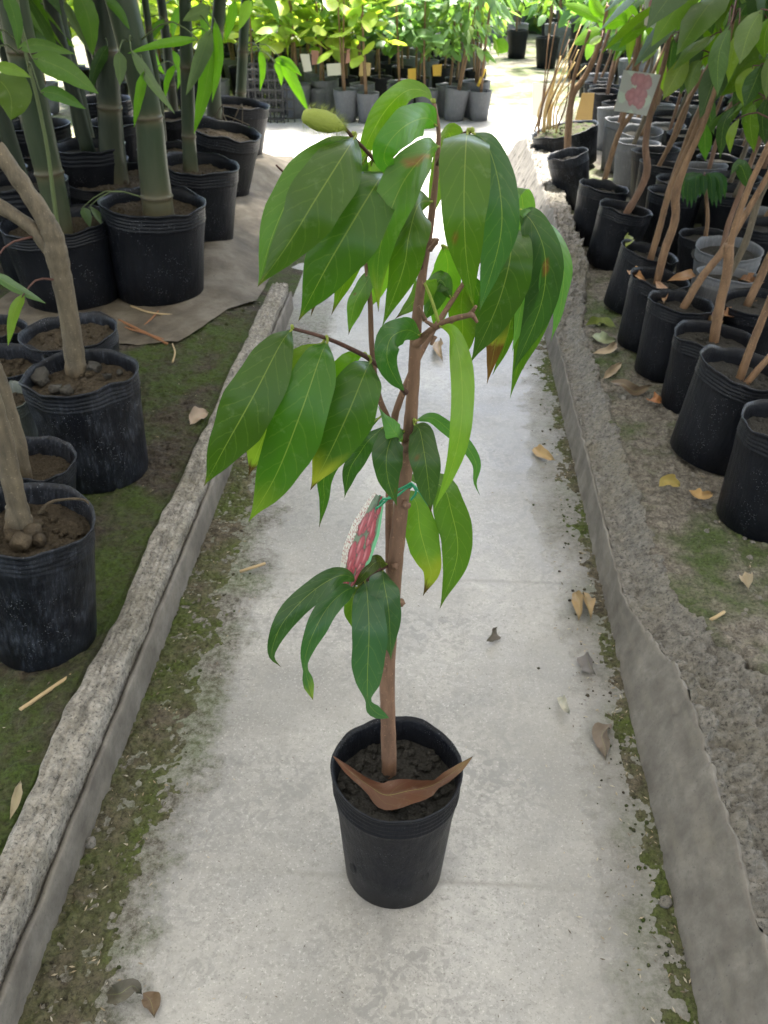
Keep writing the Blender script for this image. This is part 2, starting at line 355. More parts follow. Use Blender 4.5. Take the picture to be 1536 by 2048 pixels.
M['stone'] = rough_conc('stone_grey', .10, .2)
M['rust'] = plain('dead_twig', (.2, .085, .03), .7)
M['blackgrid'] = plain('black_crate', (.02, .021, .023), .5)
m, n, p, out = mat('unseen_roof_film')
t = n.nodes.new('ShaderNodeBsdfTranslucent'); t.inputs[0].default_value = (.78, .77, .73, 1); p.inputs['Base Color'].default_value = (.7, .7, .7, 1); p.inputs['Roughness'].default_value = .5
ms = n.nodes.new('ShaderNodeMixShader'); ms.inputs[0].default_value = .15; n.links.new(p.outputs[0], ms.inputs[1]); n.links.new(t.outputs[0], ms.inputs[2]); n.links.new(ms.outputs[0], out.inputs[0]); M['unseen_roof'] = m

# ------------------------------------------------------------------ setting
def grid(name, x0, x1, y0, y1, nx, ny, zf, m, kind='structure'):
    mb = MB(); V = []; F = []
    for j in range(ny+1):
        for i in range(nx+1):
            x = x0+(x1-x0)*i/nx; y = y0+(y1-y0)*j/ny; V.append((x, y, zf(x, y)))
    for j in range(ny):
        for i in range(nx):
            a = j*(nx+1)+i; F.append((a, a+1, a+nx+2, a+nx+1))
    mb.add(V, F); o = mb.build(name, m); o['kind'] = kind; return o
def sm(a, b, x): t = min(1, max(0, (x-a)/(b-a))); return t*t*(3-2*t)
nz3 = lambda x, y, s, k=0: noise.noise(Vector((x*s, y*s, k)))
grid('ground', -60, 60, -20, 90, 4, 4, lambda x, y: -.02, M['grass'])
grid('path', -2.2, 1.0, -.6, 8.4, 60, 160, lambda x, y: .002*nz3(x, y, 4), M['path'])
ZL, ZR = .08, .10
def zl(x, y):
    h = ZL+.012*nz3(x, y, 5)+.006*nz3(x, y, 22)
    if y > 3.3:
        e = -.62-.35*sm(3.4, 4.6, y)+.03*nz3(x, y, 3)
        h *= 1-sm(e-.30, e+.02, x)*sm(3.3, 3.7, y)
        h += .04*math.exp(-((x+1.15)/.25)**2)*sm(3.6, 4.4, y)
    return h*(1-sm(5.9, 6.5, y))-.03*sm(5.9, 6.5, y)
grid('planting_bed_left', -4.2, -.615, -.6, 7.2, 120, 210, zl, M['bed_l'])
def crest(y): return lin([(-1, .90), (.6, .86), (1.1, .76), (1.33, .69), (1.5, .60), (1.66, .535), (3.2, .53), (3.7, .60), (6, .62), (9, .62)], y)+.02*noise.noise(Vector((0, y*9, 5)))+.012*noise.noise(Vector((0, y*30, 5)))
def zr(x, y):
    h = ZR+.010*nz3(x, y, 6, 3)+.008*nz3(x, y, 20, 3)
    c_ = crest(y); k_ = 1-sm(1.35, 1.66, y); h += k_*(.012+.016*math.exp(-((x-c_-.025)/.03)**2)); h -= .10*(1-sm(c_-.02, c_+.012, x+.012*nz3(x, y, 14)))
    return h-(h+.03)*sm(6.2, 6.6, y)*(1-sm(.9, 1.1, x))
grid('planting_bed_right', .50, 5.5, -.6, 8.2, 130, 200, zr, M['bed_r'])

def rg(x, y, s, k=0): return 1-2*abs(nz3(x, y, s, k))
def near_l(x, y): return zl(x, y)+.004+.007*nz3(x, y, 30, 4)+.005*nz3(x, y, 75, 4)+.003*nz3(x, y, 160, 4)-(.03 if x > -.70 else 0)
grid('bed_soil_left', -1.7, -.690, .5, 3.35, 200, 570, near_l, M['bed_l'])
def near_r(x, y): return zr(x, y)+.003+.006*nz3(x, y, 28, 7)+.005*nz3(x, y, 70, 7)+.003*nz3(x, y, 150, 7)
grid('bed_soil_right', .53, 1.35, .55, 4.4, 190, 800, near_r, M['bed_r'])
def moss_l(x, y):
    e = -.435+.05*nz3(x, y, 2.3, 1)+.045*nz3(x, y, 8, 1)+.03*nz3(x, y, 30, 1)+.05*sm(1.6, .7, y)*0
    m = sm(e, e-.09, x)*(1-sm(3.0, 3.5, y)); return -.006+m*(.0085+.006*nz3(x, y, 34, 2)+.006*nz3(x, y, 90, 2)+.003*nz3(x, y, 190, 2))
def moss_r(x, y):
    e = .36+.03*nz3(x, y, 2.3, 5)+.035*nz3(x, y, 8, 5)+.03*nz3(x, y, 30, 5)
    m = sm(e, e+.07, x)*(1-sm(3.2, 3.8, y)); return -.006+m*(.008+.005*nz3(x, y, 34, 6)+.005*nz3(x, y, 90, 6)+.003*nz3(x, y, 190, 6))
for nm, a, b, fn, lb in (('moss_strip', -.60, -.30, moss_l, 'olive moss and mud crust creeping out from the cracked kerb'), ('moss_strip', .29, .45, moss_r, 'olive moss and mud crust along the foot of the crumbling wall')):
    tag(grid(nm, a, b, .45, 3.8, int((b-a)/.0035), 900, fn, M['moss'], 'stuff'), lb, 'moss')

# left kerb: rough body + a thin plaster skin standing off it (the crack)
def strip(mb, prof_fn, y0, y1, ny, lump, s):
    V = []; F = []; K = None
    for j in range(ny+1):
        y = y0+(y1-y0)*j/ny; pr = prof_fn(y); K = len(pr)
        for i, (x, z) in enumerate(pr):
            q = Vector((x*s, y*s, z*s)); a = .8*noise.noise(q*.5)+.8*noise.noise(q)+.5*noise.noise(q*2.3)+.35*noise.noise(q*4.7)+.25*noise.noise(q*9.5)-.35*max(0, noise.noise(q*.8+Vector((9, 9, 9))))
            lm = lump(x, y, z) if callable(lump) else lump; e = lm if 0 < i < K-1 else lm*.4
            V.append((x+e*a*.6, y+e*.3*noise.noise(q*1.7), z+e*a))
    for j in range(ny):
        for i in range(K-1):
            a = j*K+i; F.append((a, a+K, a+K+1, a+1))
    mb.add(V, F)
kerbL = empty('left_kerb_wall', (-.65, .6, 0)); tag(kerbL, 'low rough concrete kerb with a long crack edging the mossy bed', 'kerb')
def pl(y):
    t = .100+.010*nz3(0, y, 2.1)+.006*nz3(0, y, 11)+.012*sm(2.0, .8, y); xo = -.684+.012*nz3(7, y, 3)+.006*nz3(7, y, 17); xi = -.612+.004*nz3(4, y, 9)
    out = [(xi, -.01)]+[(xi-.001, t*f) for f in (.3, .5, .65, .78, .88, .96)]+[(xi-.004, t+.001)]
    for k in range(1, 17): f = k/17; out.append((xi-.004+(xo-xi+.008)*f, t+.004*math.sin(f*3.1)+.008*nz3(f*2, y, 9, 3)+.001))
    return out+[(xo, t-.003), (xo-.004, t-.015), (xo-.007, t-.03), (xo-.009, .05), (xo-.01, .02)]
mb = MB(); strip(mb, pl, -.6, 3.62, 1050, .0050, 60); mb.build('kerb_body', M['kerb'], kerbL)
def ps(y):
    t = .078+.010*nz3(3, y, 3.0)+.006*nz3(3, y, 14); o = -.6065-.004*(.5+nz3(9, y, 5))
    return [(-.592, -.01), (-.594, .02), (-.5955, t*.6), (-.597, t*.93), (-.600, t), (o, t-.004), (o, t*.7), (o, .0)]
mb = MB(); strip(mb, ps, -.6, 3.60, 420, .0016, 30); mb.build('plaster_skin', M['plaster'], kerbL)

kerbR = empty('right_kerb_wall', (.48, 1.5, 0)); tag(kerbR, 'crumbling concrete edge wall beside the row of tall black pots', 'kerb')
def kn(y): return 1-sm(1.28, 1.66, y)                               # tall near stretch
def kf(y): return sm(3.2, 3.9, y)*(1-sm(6.0, 6.45, y))                # lumpy tall far stretch
def fth(y): return (.085+.050*kn(y)+.13*kf(y)+.006*nz3(5, y, 6)+.015*kf(y)*nz3(5, y, 4))*(1-.9*sm(6.2, 6.5, y))
def rag(y): return .012*nz3(11, y, 9)+.010*nz3(11, y, 23)+.007*nz3(11, y, 60)
def fs(y): return .055*kn(y)+.014+.085*kf(y)
def prf(y):
    k = kn(y); t = fth(y)+rag(y)*(.5+.6*k); o = .44+.004*nz3(2, y, 4)+.003*nz3(2, y, 25); s = fs(y)
    out = [(o-.006, -.01), (o-.004, t*.04)]
    for i in range(1, 15):
        f = i/14; brk = k*(.006 if f > .66+.25*nz3(31, y, 5)+.1*nz3(31, y, 22) else 0); out.append((o+s*f+brk, t*(.08+.92*f)))
    bk = .006*k; return out+[(o+s+bk+.003, t-.001), (o+s+bk+.010, t-.008), (o+s+bk+.014, t-.03), (o+s+bk+.016, t-.06)]
def lumpR(x, y, z): return .0026+.016*kf(y)
mb = MB(); strip(mb, prf, -.6, 6.5, 1100, lumpR, 26); mb.build('plaster_face', M['plaster'], kerbR)
def prr(y):
    k = kn(y); far = kf(y); t = fth(y); s = fs(y); o = .44+s+.006+.004*k; wd = max(.06, crest(y)-o+.045); end = 1-.9*sm(6.2, 6.5, y)
    out = []
    for i in range(41):
        f = i/40; z = t*.95+(.112*end-t*.95)*sm(.25, .8, f)*(1-far)-.022*k*(math.exp(-((f-.25)/.13)**2)+.6*math.exp(-((f-.62)/.1)**2))
        if f > .80: z -= (f-.80)/.20*(z-.05)
        out.append((o+f*wd, z))
    return out
mb = MB(); strip(mb, prr, -.6, 6.5, 1300, lambda x, y, z: .010+.010*kn(y)+.004*kf(y), 36); mb.build('crumbled_top', M['kerb_r'], kerbR)

# overhead cover out of view, added and sized to darken the near part
mb = MB(); mb.add([(-12, -8, 3.1), (12, -8, 3.1), (12, 5.6, 3.1), (-12, 5.6, 3.1)], [(0, 1, 2, 3)])
rf = mb.build('unseen_roof', M['unseen_roof'], smooth=False); rf['kind'] = 'structure'

# tarp on the left bed edge
mb = MB(); V = []; F = []; nx, ny = 40, 70
for j in range(ny+1):
    for i in range(nx+1):
        v = j/ny; u = i/nx; y = 3.02+3.3*v
        xr = lin([(0, -.93), (.05, -.86), (.16, -.74), (.3, -.75), (.5, -.80), (1, -.98)], v)+.02*nz3(0, y, 5)
        x = -1.75+(xr+1.75)*u
        if v < .12: y += .10*(1-v/.12)*(-.5+abs(u-.55))
        V.append((x, y, max(zl(x, y), .004)+.012+.010*nz3(x, y, 6, 8)+.006*abs(nz3(x, y, 14, 2))+.05*math.exp(-((u-.80)/.16)**2)*sm(.12, .35, v)*(1-sm(.8, 1, v))))
for j in range(ny):
    for i in range(nx):
        a = j*(nx+1)+i; F.append((a, a+1, a+nx+2, a+nx+1))
mb.add(V, F); tag(mb.build('tarp', M['tarp']), 'dirty grey brown cloth spread under the bamboo pots along the aisle', 'tarp')

# ------------------------------------------------------------------ pots
def pot_mesh(name, m, r=1.0, h=1.25, tap=.8, seg=48, ribs=4, lip=.016, wob=.022, seed=0, soil=.82):
    """unit pot: rim radius r, height h; outer wall, lip, inner wall"""
    mb = MB(); V = []; F = []
    prof = [(0.0, .004), (tap*.93, 0.0), (tap, .03), (tap+(.985-tap)*.3, h*.3), (tap+(.985-tap)*.62, h*.62), (.975, h*.80)]
    for i in range(ribs):
        z = h*(.82+.14*i/max(1, ribs)); dz = h*.14/max(1, ribs)
        prof += [(.981, z), (.992, z+dz*.3), (.992, z+dz*.55), (.982, z+dz*.85)]
    prof += [(.99, h*.97), (1.0+lip, h*.985), (1.0+lip*1.1, h), (1.0-lip*.4, h+.004), (.955, h*.97), (.945, h*.9), (.93, h*soil-.12), (.90, h*soil-.2)]
    for k, (x, z) in enumerate(prof):
        for j in range(seg):
            a = 2*math.pi*j/seg
            zt = z/h; ww = 1+wob*zt*(2.0*noise.noise(Vector((math.cos(a)*1.3, math.sin(a)*1.3, seed*5.1)))+.5*noise.noise(Vector((math.cos(a)*6, math.sin(a)*6, seed+z*2))))
            zz = z+wob*1.2*zt**6*noise.noise(Vector((math.cos(a)*2.2, math.sin(a)*2.2, seed*2+3)))*h
            V.append((x*r*ww*math.cos(a), x*r*ww*math.sin(a), zz*r))
    for k in range(len(prof)-1):
        for j in range(seg):
            j2 = (j+1) % seg; F.append((k*seg+j, k*seg+j2, (k+1)*seg+j2, (k+1)*seg+j))
    mb.add(V, F); return mb.mesh(name, m)
def soil_mesh(name, m, r=1.0, z=1.0, n=18, seg=36, seed=0, clods=30, lump=.05, mossy=False):
    mb = MB(); V = [(0, 0, z)]; F = []
    for k in range(1, n+1):
        q = r*k/n
        for j in range(seg):
            a = 2*math.pi*j/seg; x, y = q*math.cos(a), q*math.sin(a); v = Vector((x*3, y*3, seed))
            V.append((x, y, z+lump*(noise.noise(v)+.6*noise.noise(v*2.7)+.5*noise.noise(v*6)+.35*noise.noise(v*13))))
    for j in range(seg): F.append((0, 1+j, 1+(j+1) % seg))
    for k in range(n-1):
        for j in range(seg):
            j2 = (j+1) % seg; a = 1+k*seg; F.append((a+j, a+seg+j, a+seg+j2, a+j2))
    mb.add(V, F); rr = random.Random(seed)
    for i in range(clods):
        a = rr.random()*6.28; q = r*math.sqrt(rr.random())*.93; s = r*(.012+.07*rr.random()**3)
        blob(mb, Vector((q*math.cos(a), q*math.sin(a), z+s*.4)), s, rr.random()*50)
    return mb.mesh(name, m)
_ico = bmesh.new(); bmesh.ops.create_icosphere(_ico, subdivisions=2, radius=1); _ico.verts.ensure_lookup_table()
ICO_V = [v.co.copy() for v in _ico.verts]; ICO_F = [tuple(v.index for v in f.verts) for f in _ico.faces]; _ico.free()
def blob(mb, c, s, seed, sq=(1, 1, .8), k=.35, col=(1, 1, 1)):
    mb.add([c+Vector((p.x*sq[0], p.y*sq[1], p.z*sq[2]))*s*(1+k*noise.noise(p*1.6+Vector((seed, 0, 0)))) for p in ICO_V], ICO_F, col)
POT_CACHE = {}
def put_pot(rim, rw, base, zb, m='pot', soilm='soil', name='potted_sapling', tap=.84, ribs=4, seed=0, soil=.84, seg=48, clods=90, Y=None, wob=.042):
    """pot whose rim centre / base centre are seen at those pixels; returns (empty, rim centre, axis, radius, soil centre)"""
    b = gz(*base, zb); c = gy(*rim, b.y if Y is None else Y); r = pm(rw, c)/2
    ax = c-b; h = ax.length; q = Vector((0, 0, 1)).rotation_difference(ax)
    t = empty(name, b)
    key = (m, tap, ribs, seed % 4, round(h/r, 1), soil, seg)
    if key not in POT_CACHE:
        POT_CACHE[key] = (pot_mesh('pot', M[m], 1, round(h/r, 1), tap, seg, ribs, seed=seed % 4, soil=soil, wob=wob),
                          soil_mesh('soil', M[soilm], .95, round(h/r, 1)*soil, 26, 60, seed % 4, clods, .07))
    pm_, sm_ = POT_CACHE[key]
    for nm, me in (('pot', pm_), ('soil', sm_)):
        o = D.objects.new(nm, me); COL.objects.link(o); o.parent = t; o.rotation_mode = 'QUATERNION'; o.rotation_quaternion = q
        if nm == 'soil': o.data = sm_
        o.scale = (r, r, h/round(h/r, 1))
    s = b+ax*soil
    return t, c, ax, r, s
def add_stem(t, pts, rad, m='bark_tan', name='stem', lump=.12, n=None, seg=10):
    mb = MB(); P = tube(mb, pts, rad, n or max(16, 8*len(pts)), seg, lump); o = mb.build(name, M[m], t); return P
def nearest(P, q): return min(P, key=lambda p: (p-q).length)
def add_leaf(t, pts, hw, m='leaf', name='leaf', parent=None, **k):
    mb = MB(); leaf(mb, pts, hw, **k); return mb.build(name, M[m], parent or t)

# ------------------------------------------------------------------ the sapling on the path
YP = .965
t, rimc, ax, rad, soilc = put_pot((795, 1533), 262, (787, 1732), .0, 'pot', 'soil', 'potted_sapling', tap=.80, ribs=4, seed=0, soil=.80, seg=72, clods=420, wob=.02)
SAP = tag(t, 'tall sapling with drooping glossy leaves in a black pot alone on the concrete path', 'potted plant')
potobj = [c for c in t.children if c.name.startswith('pot')][0]
for (hx, hy) in ((706, 1735), (850, 1752)):
    mb = MB(); dv = ray(hx, hy); 
    # black disc on the outer wall, painting the dark inside a drain hole
    best = None
    for k in range(400):
        s = .9+k*.003; q = CAM+dv*s; 
        ctr = t.location+ax*((q.z-t.location.z)/ax.z); rr = rad*(.80+.18*(q.z/ax.z))
        if (q-ctr).xy.length < rr: best = (q, ctr); break
    q, ctr = best; nrm = (q-ctr); nrm.z = 0; nrm.normalize(); sd_ = Vector((-nrm.y, nrm.x, 0))
    V = [q+nrm*.0015]+[q+nrm*.0018+sd_*(.0075*math.cos(a))+Vector((0, 0, .011*math.sin(a))) for a in [i*math.pi/8 for i in range(16)]]
    mb.add(V, [(0, 1+i, 1+(i+1) % 16) for i in range(16)]); o = mb.build('drain_hole', M['hole'], t)
def Pp(x, y, dy=0.0): return gy(x, y, YP+dy)
tb = gz(778, 1560, soilc.z-.02); YT = tb.y
def Q(x, y, dy=0.0): return gy(x, y, YT+dy)
trunk_px = [(778, 1575, 15), (777, 1480, 15), (775, 1330, 15.5), (786, 1180, 16), (800, 1030, 15), (815, 905, 14), (826, 780, 12.5), (832, 660, 11), (846, 540, 9), (862, 440, 7.5), (873, 340, 5.5), (877, 262, 4.5), (868, 206, 3.5)]
TR = add_stem(SAP, [Q(x, y, .0) for x, y, r in trunk_px], [pm(r, Q(x, y)) for x, y, r in trunk_px], 'bark', 'trunk', .10, 110, 16)
def branch(px, m='twig', n=28): 
    pts = [Q(x, y, d) for x, y, r, d in px]
    mb = MB(); P = tube(mb, pts, [pm(r, p) for (x, y, r, d), p in zip(px, pts)], n, 8, .1); return mb.build('branch', M[m], SAP), P
S2, S2P = branch([(782, 1180, 10, .012), (779, 1080, 8.5, .022), (780, 960, 8, .03), (786, 860, 7.5, .04), (800, 800, 7, .04), (850, 690, 6, .06), (905, 600, 5, .09), (960, 520, 4, .11), (1030, 425, 3, .12)], 'bark', 50)
S3, S3P = branch([(786, 858, 7, .04), (757, 790, 6, .04), (744, 700, 5.5, .04), (740, 600, 5, .04), (731, 515, 4.5, .04), (728, 440, 3.5, .02)], 'bark', 30)
BA_, BAP = branch([(812, 785, 6, -.01), (790, 762, 5.5, -.03), (742, 720, 5, -.06), (690, 692, 4.5, -.08), (640, 672, 4, -.10), (585, 657, 3.5, -.12)])
BB, BBP = branch([(846, 545, 6, 0), (815, 440, 5, -.02), (780, 360, 4.5, -.04), (735, 305, 4, -.06), (700, 268, 3.8, -.07), (683, 247, 3.2, -.08)])
BE, BEP = branch([(832, 690, 9, -.005), (860, 662, 7, -.02), (900, 640, 6, -.035), (945, 629, 5.5, -.05)], 'bark')
BC, BCP = branch([(873, 330, 4, 0), (890, 300, 3.2, -.02), (925, 268, 3, -.04), (945, 264, 2.5, -.05)])
BG, BGP = branch([(778, 1129, 5, 0), (755, 1142, 4, -.015), (730, 1164, 3.5, -.03), (718, 1170, 3, -.035)])
BF, BFP = branch([(818, 900, 6, .0), (826, 870, 4, -.01), (830, 845, 3, -.01)])
G1, G2, G3 = (.052, .112, .006), (.080, .155, .009), (.16, .26, .02)      # dark, mid, pale underside
YE, BR = (.36, .34, .04), (.055, .018, .012)
# each: branch, midrib pixels with depth offset, half width px, options
LV = [
 (BA_, BAP, [(584, 658, -.12), (560, 690, -.13), (505, 795, -.14), (452, 890, -.14), (408, 972, -.13)], 60, dict(col=G1, roll=.12, tipc=BR, tip0=.97, yel=YE, yel0=.95)),
 (BA_, BAP, [(645, 686, -.09), (610, 715, -.075), (562, 800, -.07), (525, 880, -.07), (497, 952, -.07)], 56, dict(col=G3, roll=-.2, tipc=BR, tip0=.90, yel=(.2, .3, .03), yel0=.7)),
 (BA_, BAP, [(655, 683, -.10), (640, 715, -.12), (600, 830, -.13), (552, 950, -.125), (497, 1044, -.11)], 62, dict(col=G1, roll=.05, tipc=BR, tip0=.985, yel=(.13, .21, .025), yel0=.72)),
 (BA_, BAP, [(725, 710, -.06), (705, 725, -.05), (680, 790, -.04), (660, 850, -.04), (640, 920, -.04)], 50, dict(col=G3, roll=-.3, tipc=BR)),
 (BA_, BAP, [(742, 722, -.065), (728, 750, -.085), (695, 830, -.09), (655, 915, -.085), (621, 980, -.08)], 61, dict(col=G1, roll=-.1, tipc=BR, tip0=.93, yel=(.33, .34, .035), yel0=.70, spots=((.78, .1, .022, (.06, .03, .01)),))),
 (BB, BBP, [(712, 272, -.07), (690, 305, -.10), (630, 400, -.125), (575, 490, -.125), (515, 574, -.12)], 64, dict(col=G1, roll=.15, fold=.38, tipc=BR, tip0=.965, yel=YE, yel0=.94)),
 (BB, BBP, [(705, 272, -.065), (660, 295, -.06), (590, 375, -.07), (545, 470, -.075), (516, 572, -.08)], 44, dict(col=(.10, .21, .02), roll=.3, fold=.2)),
 (BB, BBP, [(770, 342, -.045), (752, 368, -.075), (702, 450, -.09), (650, 540, -.09), (597, 642, -.08)], 72, dict(col=G1, roll=.15, tipc=BR, tip0=.96, yel=YE, yel0=.94)),
 (BB, BBP, [(745, 318, -.05), (735, 370, .0), (712, 470, .02), (690, 560, .02), (663, 630, .02)], 46, dict(col=G3, roll=-.35, tipc=BR, tip0=.94)),
 (BB, BBP, [(735, 310, -.05), (690, 390, .0), (660, 480, .02), (640, 560, .03), (622, 632, .03)], 46, dict(col=(.11, .20, .04), roll=.3, tipc=BR, tip0=.9)),
 (None, TR, [(866, 204, 0), (848, 182, .0), (812, 182, .0), (770, 222, .02), (735, 285, .03), (712, 350, .04)], 29, dict(col=(.13, .22, .02), roll=(.35, .2), fold=.2)),
 (None, TR, [(874, 252, 0), (852, 236, -.02), (810, 252, -.05), (775, 290, -.06), (770, 325, -.05), (800, 356, -.04)], 37, dict(col=(.07, .16, .012), roll=(.25, -.2), fold=.12, prof=PROF_R, tipc=None)),
 (BC, BCP, [(935, 266, -.05), (932, 288, -.10), (928, 400, -.12), (932, 510, -.12), (947, 614, -.11)], 56, dict(col=G2, roll=.05, fold=.2, tipc=BR, tip0=.985, yel=YE, yel0=.95, spots=((.2, -.1, .012, (.1, .05, .01)), (.40, -.15, .016, (.16, .05, .01))), prof=[(0, .3), (.03, .55), (.1, .78), (.2, .92), (.4, 1), (.58, .94), (.72, .72), (.83, .44), (.9, .25), (.95, .12), (1, .01)])),
 (BC, BCP, [(945, 264, -.05), (975, 290, -.06), (1000, 380, -.06), (1000, 480, -.06), (958, 625, -.06)], 44, dict(col=(.045, .11, .03), roll=-.35, tipc=BR, tip0=.98)),
 (None, TR, [(878, 292, 0), (858, 302, -.03), (808, 362, -.06), (772, 450, -.07), (756, 530, -.065), (757, 624, -.06)], 44, dict(col=(.10, .19, .022), roll=-.2, tipc=BR, tip0=.96, yel=(.2, .28, .03), yel0=.8, spots=((.30, .05, .05, (.24, .09, .03)), (.36, .35, .045, (.24, .10, .03)), (.24, -.3, .03, (.3, .2, .03))))),
 (None, TR, [(866, 402, 0), (838, 408, -.03), (818, 470, -.05), (806, 540, -.05), (764, 654, -.045)], 43, dict(col=G1, roll=.1, tipc=None)),
 (None, TR, [(876, 275, 0), (900, 268, .02), (893, 310, .04), (872, 380, .05), (856, 450, .05)], 30, dict(col=(.17, .26, .03), roll=.5)),
 (S2, S2P, [(885, 490, .09), (896, 530, .09), (888, 590, .09), (868, 670, .09)], 34, dict(col=G3, roll=-.3, tipc=BR, tip0=.96)),
 (S2, S2P, [(1032, 424, .12), (1062, 440, .05), (1090, 510, .03), (1082, 610, .03), (1025, 746, .03)], 40, dict(col=(.05, .12, .02), roll=-.25, spots=((.45, .0, .03, (.18, .05, .02)),))),
 (S2, S2P, [(1034, 424, .12), (1048, 445, .06), (1052, 520, .04), (1042, 610, .04), (1024, 704, .04)], 27, dict(col=(.15, .25, .045), roll=.75, spots=((.6, .2, .02, (.18, .05, .02)),))),
 (S2, S2P, [(1050, 428, .11), (1100, 462, .06), (1127, 530, .05), (1122, 610, .05), (1102, 682, .05)], 22, dict(col=(.13, .23, .04), roll=-.85)),
 (S2, S2P, [(1010, 450, .11), (1022, 500, .02), (1005, 580, .0), (978, 650, .0), (941, 726, .0)], 52, dict(col=G1, roll=.1, tipc=None)),
 (S2, S2P, [(1028, 425, .12), (1030, 375, .13), (1045, 400, .14), (1045, 480, .15), (1030, 560, .15)], 28, dict(col=(.14, .22, .05), roll=.3)),
 (S2, S2P, [(985, 500, .10), (1000, 600, .10), (990, 690, .11), (974, 768, .11)], 27, dict(col=(.12, .2, .03), roll=-.2, tipc=(.13, .05, .02), tip0=.70, yel=YE, yel0=.58)),
 (S2, S2P, [(1030, 440, .12), (1045, 560, .12), (1045, 680, .12), (1020, 797, .12)], 25, dict(col=G2, roll=.4)),
 (S2, S2P, [(1010, 450, .12), (1025, 600, .13), (1010, 690, .13), (985, 750, .13)], 26, dict(col=G2, roll=-.4)),
 (S2, S2P, [(930, 560, .10), (922, 610, .09), (925, 670, .09), (910, 738, .09)], 30, dict(col=G3, roll=.3, tipc=BR, tip0=.95)),
 (S2, S2P, [(990, 480, .11), (1075, 540, .14), (1080, 640, .15), (1045, 740, .15)], 30, dict(col=G2, roll=-.2)),
 (S2, S2P, [(960, 510, .10), (985, 430, .12), (1005, 480, .13), (985, 590, .13)], 28, dict(col=(.13, .22, .04), roll=.3)),
 (S2, S2P, [(940, 545, .10), (960, 600, .1), (962, 660, .1), (948, 700, .1)], 24, dict(col=G2, roll=.2)),
 (BE, BEP, [(880, 652, -.03), (905, 668, -.06), (922, 740, -.10), (922, 850, -.12), (900, 945, -.12), (868, 1020, -.11)], 26, dict(col=(.16, .26, .045), roll=(.5, .15), fold=.1, wave=.02)),
 (BE, BEP, [(842, 672, -.01), (815, 660, -.04), (782, 676, -.06), (774, 715, -.06), (788, 752, -.05), (808, 780, -.04)], 30, dict(col=(.05, .125, .016), roll=(.3, -.5), prof=PROF_R, wave=.02)),
 (None, TR, [(806, 884, 0), (790, 865, -.02), (772, 838, -.03), (756, 812, -.02)], 22, dict(col=(.12, .21, .07), roll=.2)),
 (None, TR, [(812, 862, .0), (788, 868, -.01), (773, 910, -.02), (776, 960, -.02), (794, 1012, -.01)], 34, dict(col=(.06, .11, .045), roll=.2, wave=.03)),
 (BF, BFP, [(828, 848, -.01), (840, 862, -.02), (850, 915, -.03), (857, 970, -.03), (862, 1026, -.02)], 33, dict(col=(.055, .11, .035), roll=-.15, tipc=BR, tip0=.93)),
 (BF, BFP, [(828, 842, -.01), (865, 836, .02), (900, 862, .03), (935, 895, .03), (953, 930, .03), (950, 965, .03), (960, 992, .03)], 15, dict(col=(.06, .13, .03), roll=.3, tipc=BR, tip0=.95)),
 (S2, S2P, [(790, 990, .03), (830, 1000, .02), (840, 1060, .01), (856, 1120, .01), (862, 1150, .01), (846, 1192, .01)], 36, dict(col=(.13, .20, .022), roll=.1, tipc=BR, tip0=.88, yel=(.22, .26, .03), yel0=.6)),
 (S2, S2P, [(800, 950, .03), (880, 970, .02), (902, 1020, .01), (915, 1110, .01), (880, 1217, .01)], 38, dict(col=(.085, .17, .016), roll=-.15, tipc=BR, tip0=.965, yel=None)),
 (S3, S3P, [(772, 850, .04), (738, 880, .02), (720, 905, .02), (699, 940, .02), (689, 996, .02)], 22, dict(col=(.035, .085, .02), roll=.5, tipc=None)),
 (S3, S3P, [(765, 830, .04), (690, 890, .03), (650, 950, .02), (648, 1000, .02), (638, 1056, .02)], 19, dict(col=(.05, .12, .015), roll=.2, tipc=BR, tip0=.95)),
 (BG, BGP, [(720, 1165, -.035), (690, 1150, -.05), (650, 1165, -.07), (600, 1205, -.09), (560, 1255, -.10), (543, 1310, -.10), (562, 1334, -.09)], 27, dict(col=(.05, .105, .028), roll=(.35, -.1), tipc=BR, tip0=.96)),
 (BG, BGP, [(716, 1174, -.035), (690, 1182, -.05), (655, 1215, -.07), (625, 1270, -.08), (610, 1318, -.08), (613, 1350, -.075), (626, 1400, -.07)], 25, dict(col=(.04, .09, .028), roll=(.3, -.1), yel=(.2, .27, .05), yel0=.84, tipc=BR, tip0=.97, prof=[(0, .03), (.05, .3), (.15, .8), (.3, 1), (.45, .95), (.6, .6), (.7, .28), (.76, .22), (.84, .5), (.9, .5), (.96, .2), (1, .01)])),
 (BG, BGP, [(730, 1163, -.03), (734, 1185, -.06), (738, 1260, -.08), (735, 1345, -.08), (736, 1400, -.07), (752, 1425, -.06), (778, 1436, -.05)], 38, dict(col=(.042, .09, .032), roll=.1, wave=.02, prof=[(0, .05), (.04, .35), (.1, .65), (.2, .86), (.4, 1), (.55, .95), (.68, .66), (.76, .22), (.8, .18), (.88, .42), (.95, .28), (1, .01)])),
 (BG, BGP, [(765, 1138, -.005), (768, 1165, -.03), (778, 1225, -.04), (782, 1320, -.035)], 33, dict(col=(.04, .085, .03), roll=-.35)),
 (BG, BGP, [(722, 1168, -.03), (708, 1190, -.01), (702, 1225, .0), (708, 1262, .0)], 20, dict(col=(.15, .21, .02), roll=.3)),
 (BG, BGP, [(776, 1129, 0), (756, 1122, .0), (734, 1140, .0), (704, 1178, .0)], 14, dict(col=(.06, .085, .02), roll=.6)),
 (S3, S3P, [(731, 520, .04), (742, 545, .02), (712, 600, .01), (702, 640, .01), (697, 670, .01)], 20, dict(col=(.09, .17, .03), roll=.5, tipc=BR, tip0=.93)),
